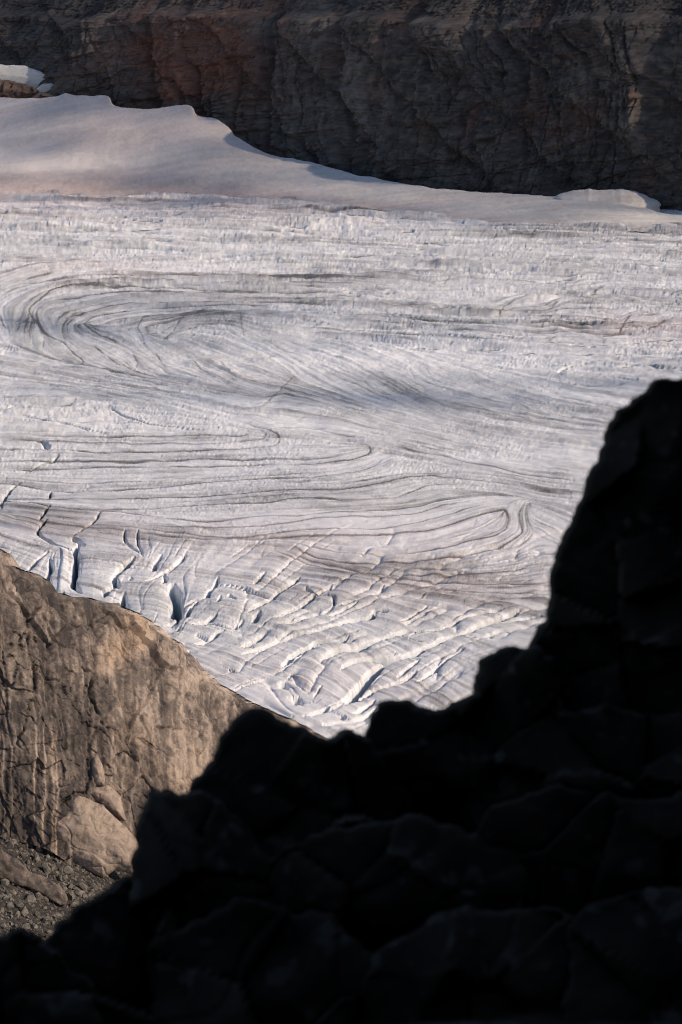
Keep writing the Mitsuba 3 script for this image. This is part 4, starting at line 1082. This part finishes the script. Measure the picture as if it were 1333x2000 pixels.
rocky = .46 - .16 * frac * (1 - .7 * low) + .6 * bq(9, 9, 4, 101) + .85 * flute + 1.0 * flute2 - .22 * (1 - .8 * low) * e2 * sstep(-.1, .12, bq(9, 9, 2, 111)) - .15 * e3 * sstep(0, .2, bq(6, 6, 2, 112)) - .18 * np.clip(-s1, -1, 1) - .25 * np.clip(cut.reshape(relief.shape), 0, 1) + .35 * bq(2.2, 2.2, 3, 102)
ochre = .02 + .8 * bq(14, 12, 3, 103)
for kind, x, y, z, a, b, s in STAINS:
    d = flatB - np.array([x, y, z])
    g = np.exp(-(d[:, 0] / a) ** 2 - (d[:, 2] / b) ** 2).reshape(relief.shape)
    g = s * np.clip(g * (1 + 2.4 * bq(4, 6, 3, 104)), 0, 1)
    rocky += {'pale': .42, 'ochre': .06, 'dark': -.48, 'grey': -.10}[kind] * g
    ochre += {'pale': .05, 'ochre': .6, 'dark': -.25, 'grey': -.55}[kind] * g
# pale veins down the dark lower left
vein = np.zeros_like(rocky)
vr_ = np.random.default_rng(106)
vu = uw + 1.6 * bq(5, 11, 4, 107)
for n_ in range(26):
    u0 = vr_.uniform(18, 62)
    vein = np.maximum(vein, np.exp(-((vu - u0) / vr_.uniform(.14, .42)) ** 2) * vr_.uniform(.4, 1.0) * sstep(-.3, .1, bq(3, 30, 2, 120 + n_) + vr_.uniform(-.1, .2)))
rocky += low * (.95 * vein - .26)
ochre += low * .5 * vein
relief2 = low * .09 * vein
bp = bp + BN * relief2[..., None]
moor = .0 * rocky
# the far side of the crest, falling to the ice
bk = np.linspace(0, 1, 10)[1:, None, None]
behind = bp[0][None] + bk ** .8 * np.array([8.0, 60.0, 0]) + bk ** 1.5 * np.array([0, 0, -75.0])
allp = np.vstack([behind[::-1], bp])
kx = np.arange(1, 41)
allp = np.concatenate([allp, allp[:, -1:, :] + np.stack([1.3 * kx, 1.0 * kx, -.040 * kx ** 2], 1)[None] + 3.5 * (kx / (kx + 4.0))[None, :, None] * np.stack([meshkit.fbm((allp[:, -1:, :] + np.stack([1.3 * kx, kx, 0 * kx], 1)[None]) * .12, 4, 116 + c_) - .5 for c_ in range(3)], -1)], axis=1)
pad_ = lambda a: np.hstack([np.vstack([np.repeat(a[:1], 9, 0), a]), .45 + .6 * (meshkit.fbm(allp[:, -40:] * .25, 4, 115) - .5)]).ravel() if a is not ochre else np.pad(np.vstack([np.repeat(a[:1], 9, 0), a]), ((0, 0), (0, 40)), 'edge').ravel()      # noqa: E731


def rock_colour(p, n, uv):
    g = mikit.fbm(p.x * .9, p.y * .9, p.z * .7, octaves=4) - .5
    sp = mikit.noise(p.x * 3.1, p.y * 3.1, p.z * 3.1) - .5
    w = mikit.fbm(p.x * 1.9 + p.z * .25, p.y * .3, p.z * .22, octaves=3) - .5
    t = dr.clip(uv.x + .8 * g + .32 * sp + .55 * w, 0, 1)
    c = mikit.mix((.060, .051, .051), (.205, .166, .150), dr.minimum(t * 1.6, 1))
    c = mikit.mix(c, (.39, .318, .28), dr.clip(t * 2 - 1.05, 0, 1))
    return mikit.mix(c, c * mi.Color3f(1.1, .95, .76), dr.clip(uv.y + .3 * g, 0, 1))


scene['rock_material'] = rgb_material(rock_colour, .85, .2)
buttress_mesh = trimesh.Trimesh(allp.reshape(-1, 3), grid_faces(NW + 9, NU + 40, True), process=False)
scene['rock_wall'] = mikit.ply(buttress_mesh, 'rock_material', smooth=True, uv=np.c_[np.clip(pad_(rocky), 0, 1), np.clip(pad_(ochre), 0, 1)])
labels['rock_wall'] = {'label': 'sunlit brown rock wall with dark joints and pale veins below the ice', 'kind': 'structure'}
for key, k, lab, fr, pale in (('rock_slab', 'a', 'huge pale tan slab leaning at the foot of the rock wall', 4.2, .90), ('rock_slab_001', 'b', 'rounded tan block behind the top right edge of the huge slab', 2.2, .84),
                              ('rock_slab_002', 'c', 'long low brown slab lying under the huge pale slab', 1.6, .40), ('rock_slab_003', 'd', 'narrow upright tan block wedged against the wall above the huge slab', 1.4, .84)):
    m, h = outline_rock(SLABS[k], fr, 3.0, .17, 1.5, 130 + len(key), .55, .36, 0.0, .25)
    v = m.vertices
    tn = pale + .35 * (meshkit.fbm(v * .5, 3, 131) - .5) - .30 * (1 - h) ** 3
    if k == 'a':                                    # a dark weathered streak on its left shoulder
        tn = tn - .32 * np.exp(-((v[:, 0] - SLABS['a'][0][0] + 6.6 + .25 * (v[:, 2] - SLABS['a'][0][2])) / 1.9) ** 2) * sstep(3.0, 0.0, v[:, 2] - SLABS['a'][0][2])
    scene[key] = mikit.ply(m, 'rock_material', smooth=True, uv=np.c_[np.clip(tn, 0, 1), .22 + 0 * tn])
    labels[key] = {'label': lab, 'category': 'rock slab'}

# ---- scree -------------------------------------------------------------------------------------
pa, pb, pc = SCREE_PLANE
sx, sy = np.meshgrid(np.r_[np.linspace(-220, -135, 20)[:-1], np.linspace(-135, -20, 240), np.linspace(-20, 70, 50)[1:]], np.r_[np.linspace(400, 528, 40)[:-1], np.linspace(528, 622, 200)])
scree_z = lambda x, y: pa + pb * x + pc * y + 2.2 * (meshkit.fbm(np.stack([x / 14, y / 14, 0 * x], -1), 3, 140) - .5) + .5 * (meshkit.fbm(np.stack([x / 2, y / 2, 0 * x], -1), 3, 141) - .5)      # noqa: E731
sz = scree_z(sx, sy) - 14 * sstep(-45, 50, sx) - 75 * sstep(522, 405, sy)


def scree_colour(p, n, uv):
    g = mikit.fbm(p.x * 1.3, p.y * 1.3, p.z * 1.3, octaves=4)
    s_ = mikit.noise(p.x * 4.1, p.y * 4.1, p.z * 4.1)
    return mikit.mix((.024, .022, .022), (.090, .083, .079), dr.clip(1.5 * g - .4 + .35 * (s_ - .5), 0, 1))


def stone_colour(p, n, uv):
    g = mikit.fbm(p.x * 1.1, p.y * 1.1, p.z * 1.1, octaves=3)
    s_ = mikit.noise(p.x * 5.0, p.y * 5.0, p.z * 5.0)
    return mikit.mix((.065, .060, .057), (.26, .232, .21), dr.clip(1.5 * g - .35 + .4 * (s_ - .5), 0, 1))


scene['scree_material'] = rgb_material(scree_colour, .95, .1)
scene['stone_material'] = rgb_material(stone_colour, .9, .15)
scene['scree'] = mikit.ply(trimesh.Trimesh(np.c_[sx.ravel(), sy.ravel(), sz.ravel()], grid_faces(*sx.shape), process=False), 'scree_material', smooth=True)
labels['scree'] = {'label': 'slope of dark scree at the foot of the brown rock wall', 'kind': 'structure'}
m, h = outline_rock(OUTCROP, .7, 6.0, .18, 1.3, 150, .8, .4)
v = m.vertices
band = np.abs(np.sin(1.5 * (v[:, 0] * .8 + v[:, 2] * .5 + 1.4 * meshkit.fbm(v * .25, 3, 151)))) ** 3
scene['rock_outcrop_002'] = mikit.ply(m, 'rock_material', smooth=True, uv=np.c_[np.clip(.10 + .22 * band + .35 * sstep(-81, -72, v[:, 0]) * meshkit.fbm(v * .3, 2, 152), 0, 1), .1 + 0 * h])
labels['rock_outcrop_002'] = {'label': 'low rounded purplish rock outcrop with pale curved bands among the scree', 'category': 'rock outcrop'}

sr = np.random.default_rng(160)


def stone(n_=18, squash=(1, 1, 1)):
    p = sr.normal(size=(n_, 3))
    p /= np.linalg.norm(p, axis=1, keepdims=True)
    p *= sr.uniform(.82, 1.1, (n_, 1))
    return trimesh.Trimesh(p * np.array(squash), process=False).convex_hull


proto = [stone(sr.integers(14, 22), (1, sr.uniform(.7, 1.0), sr.uniform(.65, .95))) for _ in range(10)]


def set_stone(key, x, y, rx, rz, lab, grp=None):
    m = proto[sr.integers(len(proto))].copy()
    m.apply_transform(trimesh.transformations.euler_matrix(sr.uniform(-.5, .5), sr.uniform(-.5, .5), sr.uniform(0, 6.3)))
    e = m.extents / 2
    m.apply_scale([rx / e[0], (rx + rz) / 2 / e[1], rz / e[2]])
    m.apply_translation([x, y, scree_z(np.array(x), np.array(y)) + .35 * rz])
    scene[key] = mikit.ply(m, 'stone_material', smooth=False)
    labels[key] = {'label': lab, 'category': 'stone', **({'group': grp} if grp else {})}


def place_of(x, y):
    up = y - (602 - .25 * (x + 87))
    if x > -68:
        return 'in the hollow under the low slab'
    if up > -7:
        return 'at the foot of the veined wall'
    if x > -77:
        return 'right of the banded outcrop'
    if up > -17:
        return 'between veined wall and banded outcrop'
    return 'on the gravel below the banded outcrop' if x > -82 else 'below the banded outcrop at the left edge'


found = []
for i, (x, y, rx, rz) in enumerate(STONES):
    size = 'large' if rx * rz > .62 else 'medium'
    shape = 'upright' if rz > 1.25 * rx else 'flat' if rz < .85 * rx else 'angular'
    found.append((x, y, rx, rz, f'{size} {shape} grey stone {place_of(x, y)}'))
for i in range(240):
    x, y = sr.uniform(-95, -55), sr.uniform(545, 606)
    r = .36 + 1.0 * sr.random() ** 2.2
    found.append((x, y, r, r * sr.uniform(.6, 1.1), f'{"small" if r < .7 else "scattered"} grey stone {place_of(x, y)}'))
said = [f[4] for f in found]
for i, (x, y, rx, rz, lab) in enumerate(found):
    set_stone('scree_stone' if i == 0 else f'scree_stone_{i:03d}', x, y, rx, rz, lab, ('stones ' + place_of(x, y)) if said.count(lab) > 1 else None)
gv, gf, at = [], [], 0
for i in range(9000):
    m = proto[sr.integers(len(proto))]
    x, y = sr.uniform(-105, -45), sr.uniform(535, 612)
    r = .11 + .40 * sr.random() ** 3
    a = sr.uniform(0, 6.3)
    R = np.array([[math.cos(a), -math.sin(a), 0], [math.sin(a), math.cos(a), 0], [0, 0, sr.uniform(.6, 1)]])
    gv.append(m.vertices @ R.T * r + [x, y, 0])
    gf.append(m.faces + at)
    at += len(m.vertices)
gv = np.vstack(gv)
gv[:, 2] += scree_z(gv[:, 0], gv[:, 1]) + .03
scene['gravel'] = mikit.ply(trimesh.Trimesh(gv, np.vstack(gf), process=False), 'stone_material', smooth=False)
labels['gravel'] = {'label': 'loose grey rubble strewn over the scree slope', 'category': 'gravel', 'kind': 'stuff'}

# tufts of moss and grass in the joints
scene['moss_material'] = {'type': 'twosided', 'b': {'type': 'principled', 'roughness': .9, 'specular': .1, 'base_color': mikit.proc(lambda p, n, uv: mikit.mix((.05, .042, .018), (.15, .125, .045), mikit.noise(p.x * 3, p.y * 3, p.z * 3)))}}
MOSS_LABELS = ['olive moss tuft at the lower end of the long dark joint, top of its row', 'narrow moss strip hanging below the topmost tuft of the slanting joint', 'thin moss strip in the middle of the slanting joint at the left',
               'small moss tuft at the lower left end of the slanting joint', 'broad moss patch at the left edge of the wall under the upper overhang', 'moss patch just left of the long dark joint, high on the wall',
               'small moss tuft above the broad patch at the left edge', 'moss patch on the banded outcrop in the scree', 'brown moss strip along the foot of the veined wall', 'moss tuft on the upper left corner of the huge pale slab',
               'faint moss patch left of the upper bend of the long dark joint', 'faint moss strip along the upper bend of the long dark joint', 'pale moss strip right of the middle of the long dark joint']
tB = cKDTree(bp.reshape(-1, 3))
nB = BN.reshape(-1, 3)
for i, (x, y, z, a, b) in enumerate(MOSS):
    n_ = 260
    w = sr.normal(0, .42, (n_, 2))
    base = np.array([x, y, z]) + np.c_[w[:, 0] * a, 0 * w[:, 0], w[:, 1] * b]
    if z > 45 or True:
        _, k = tB.query(base)
        base = bp.reshape(-1, 3)[k] + nB[k] * .02
        nn = nB[k]
    tip = base + nn * sr.uniform(.10, .34, (n_, 1)) + sr.normal(0, .12, (n_, 3)) + np.array([0, 0, -.06])
    side_ = np.cross(nn, sr.normal(size=(n_, 3)))
    side_ *= .10 / (np.linalg.norm(side_, axis=1, keepdims=True) + 1e-9)
    V_ = np.stack([base - side_, base + side_, tip], 1).reshape(-1, 3)
    key = 'moss_patch' if i == 0 else f'moss_patch_{i:03d}'
    scene[key] = mikit.ply(trimesh.Trimesh(V_, np.arange(len(V_)).reshape(-1, 3), process=False), 'moss_material', smooth=False)
    labels[key] = {'label': MOSS_LABELS[i], 'category': 'moss'}


# ---- the mountainside on which the viewer stands -----------------------------------------------
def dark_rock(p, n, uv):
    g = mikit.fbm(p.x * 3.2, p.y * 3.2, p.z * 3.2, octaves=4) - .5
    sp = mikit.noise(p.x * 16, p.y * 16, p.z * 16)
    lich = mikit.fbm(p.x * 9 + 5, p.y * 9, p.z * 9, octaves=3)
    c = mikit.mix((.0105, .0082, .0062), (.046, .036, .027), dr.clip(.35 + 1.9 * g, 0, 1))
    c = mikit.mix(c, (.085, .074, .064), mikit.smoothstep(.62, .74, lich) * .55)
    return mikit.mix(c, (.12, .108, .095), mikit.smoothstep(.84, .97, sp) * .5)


scene['dark_rock_material'] = rgb_material(dark_rock, .92, .12)
names = {'A': 'tall black boulder rising at the right edge of the picture', 'B': 'black shoulder block left of the foot of the tall boulder', 'C': 'flat topped black block in the middle of the dark ridge',
         'D': 'black block with a square left shoulder before the brown rock wall', 'E': 'long black rock sloping down to the left below the scree', 'F': 'low black rounded rock in the bottom left corner',
         'G': 'dark rock wedged under the tall boulder at the right edge', 'H': 'dark rock lying below the wedged rock at the right', 'I': 'broad dark rock in the middle below the ridge of blocks',
         'J': 'dark rock at the bottom edge left of the cleft', 'K': 'dark rock at the bottom edge right of the cleft', 'L': 'dark rock in the bottom right corner'}
for n_, (k, data) in enumerate(BOULDERS.items()):
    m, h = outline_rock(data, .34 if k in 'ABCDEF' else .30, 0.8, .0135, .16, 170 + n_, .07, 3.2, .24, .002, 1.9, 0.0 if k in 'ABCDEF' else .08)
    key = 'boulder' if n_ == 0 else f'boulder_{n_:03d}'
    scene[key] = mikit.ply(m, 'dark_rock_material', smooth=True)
    labels[key] = {'label': names[k], 'category': 'boulder'}

mx = np.r_[np.linspace(-60, -6, 40)[:-1], np.linspace(-6, 8, 70), np.linspace(8, 70, 50)[1:]]
my = np.r_[np.linspace(-60, 4, 50)[:-1], np.linspace(4, 14, 60), np.linspace(14, 60, 40)[1:]]
MX, MY = np.meshgrid(mx, my)
MZ = 248.3 - .20 * np.maximum(MY, -2) - .30 * np.clip(2.0 - MX, 0, 8) * sstep(4, 11, MY) * .6
MZ += 30 * sstep(-3, -45, MY)                                            # rises behind the viewer
MZ += 42 * sstep(2.6, 46, MX - .10 * MY) ** .8 * sstep(60, 25, MY)      # and to the right, a crag that takes the sun away
MZ -= 2.2 * np.maximum(MY - 11.3, 0) * sstep(6, 2, MX - .1 * MY) + 1.0 * np.maximum(MY - 30, 0)
MP = np.stack([MX / 3, MY / 3, 0 * MX], -1)
MZ += .8 * (meshkit.fbm(MP, 4, 190) - .5) * (1 + 4 * sstep(4, 14, np.abs(MX)))
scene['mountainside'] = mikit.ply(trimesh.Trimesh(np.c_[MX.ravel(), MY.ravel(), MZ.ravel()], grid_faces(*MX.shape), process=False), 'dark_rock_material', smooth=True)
labels['mountainside'] = {'label': 'dark rocky mountainside that carries the boulders in front', 'kind': 'structure'}
# the valley and all that lies beyond
gx_, gy_ = np.meshgrid(np.r_[-9000, -4000, -2000, np.linspace(-900, 900, 37), 2000, 4000, 9000], np.r_[-6000, -2000, np.linspace(-200, 900, 23), 2000, 3500, 5000, 9000])
gz_ = np.where((gy_ < 910) & (np.abs(gx_) < 900), -45 + 0 * gx_, -130)
gz_ = gz_ + 20 * (meshkit.fbm(np.stack([gx_ / 300, gy_ / 300, 0 * gx_], -1), 3, 191) - .5)
scene['ground'] = mikit.ply(trimesh.Trimesh(np.c_[gx_.ravel(), gy_.ravel(), gz_.ravel()], grid_faces(*gx_.shape), process=False), 'scree_material', smooth=True)
labels['ground'] = {'label': 'dark stony valley ground under the glacier and the rocks', 'kind': 'structure'}

# ---- broken clouds high to the right, whose shadows dapple the far snow and the ice -------------
def cloud(key, x, y, z, a, b, turn, cover, lab, seed):
    """Puffs of vapour about the point that lies towards the sun from (x, y, z)."""
    r = np.random.default_rng(seed)
    s_ = 3200 / SUN[2]
    c = np.array([x, y, z]) + np.array(SUN) * s_
    R_ = 15.0
    n_ = int(cover * a * b * math.pi / (math.pi * R_ ** 2) * 1.0)
    w = r.normal(0, .62, (n_ * 2, 2))
    w = w[np.linalg.norm(w, axis=1) < 1.25][:n_]
    ca, sa = math.cos(turn), math.sin(turn)
    px_, py_ = w[:, 0] * a, w[:, 1] * b
    P_ = c + np.c_[px_ * ca - py_ * sa, px_ * sa + py_ * ca, r.normal(0, 30, len(w))]
    ico = trimesh.creation.icosphere(0)
    sz_ = R_ * r.uniform(.6, 1.25, len(w))
    V_ = (P_[:, None] + ico.vertices[None] * sz_[:, None, None] * np.array([1, 1, .75])).reshape(-1, 3)
    F_ = (np.arange(len(w))[:, None, None] * len(ico.vertices) + ico.faces[None]).reshape(-1, 3)
    scene[key] = mikit.ply(trimesh.Trimesh(V_, F_, process=False), 'cloud_material', smooth=True)
    labels[key] = {'label': lab, 'category': 'cloud', 'kind': 'stuff'}


scene['cloud_material'] = {'type': 'twosided', 'b': {'type': 'diffuse', 'reflectance': {'type': 'rgb', 'value': .9}}}
for n_, args in enumerate(CLOUDS):
    cloud('cloud' if n_ == 0 else f'cloud_{n_:03d}', *args, 200 + n_)
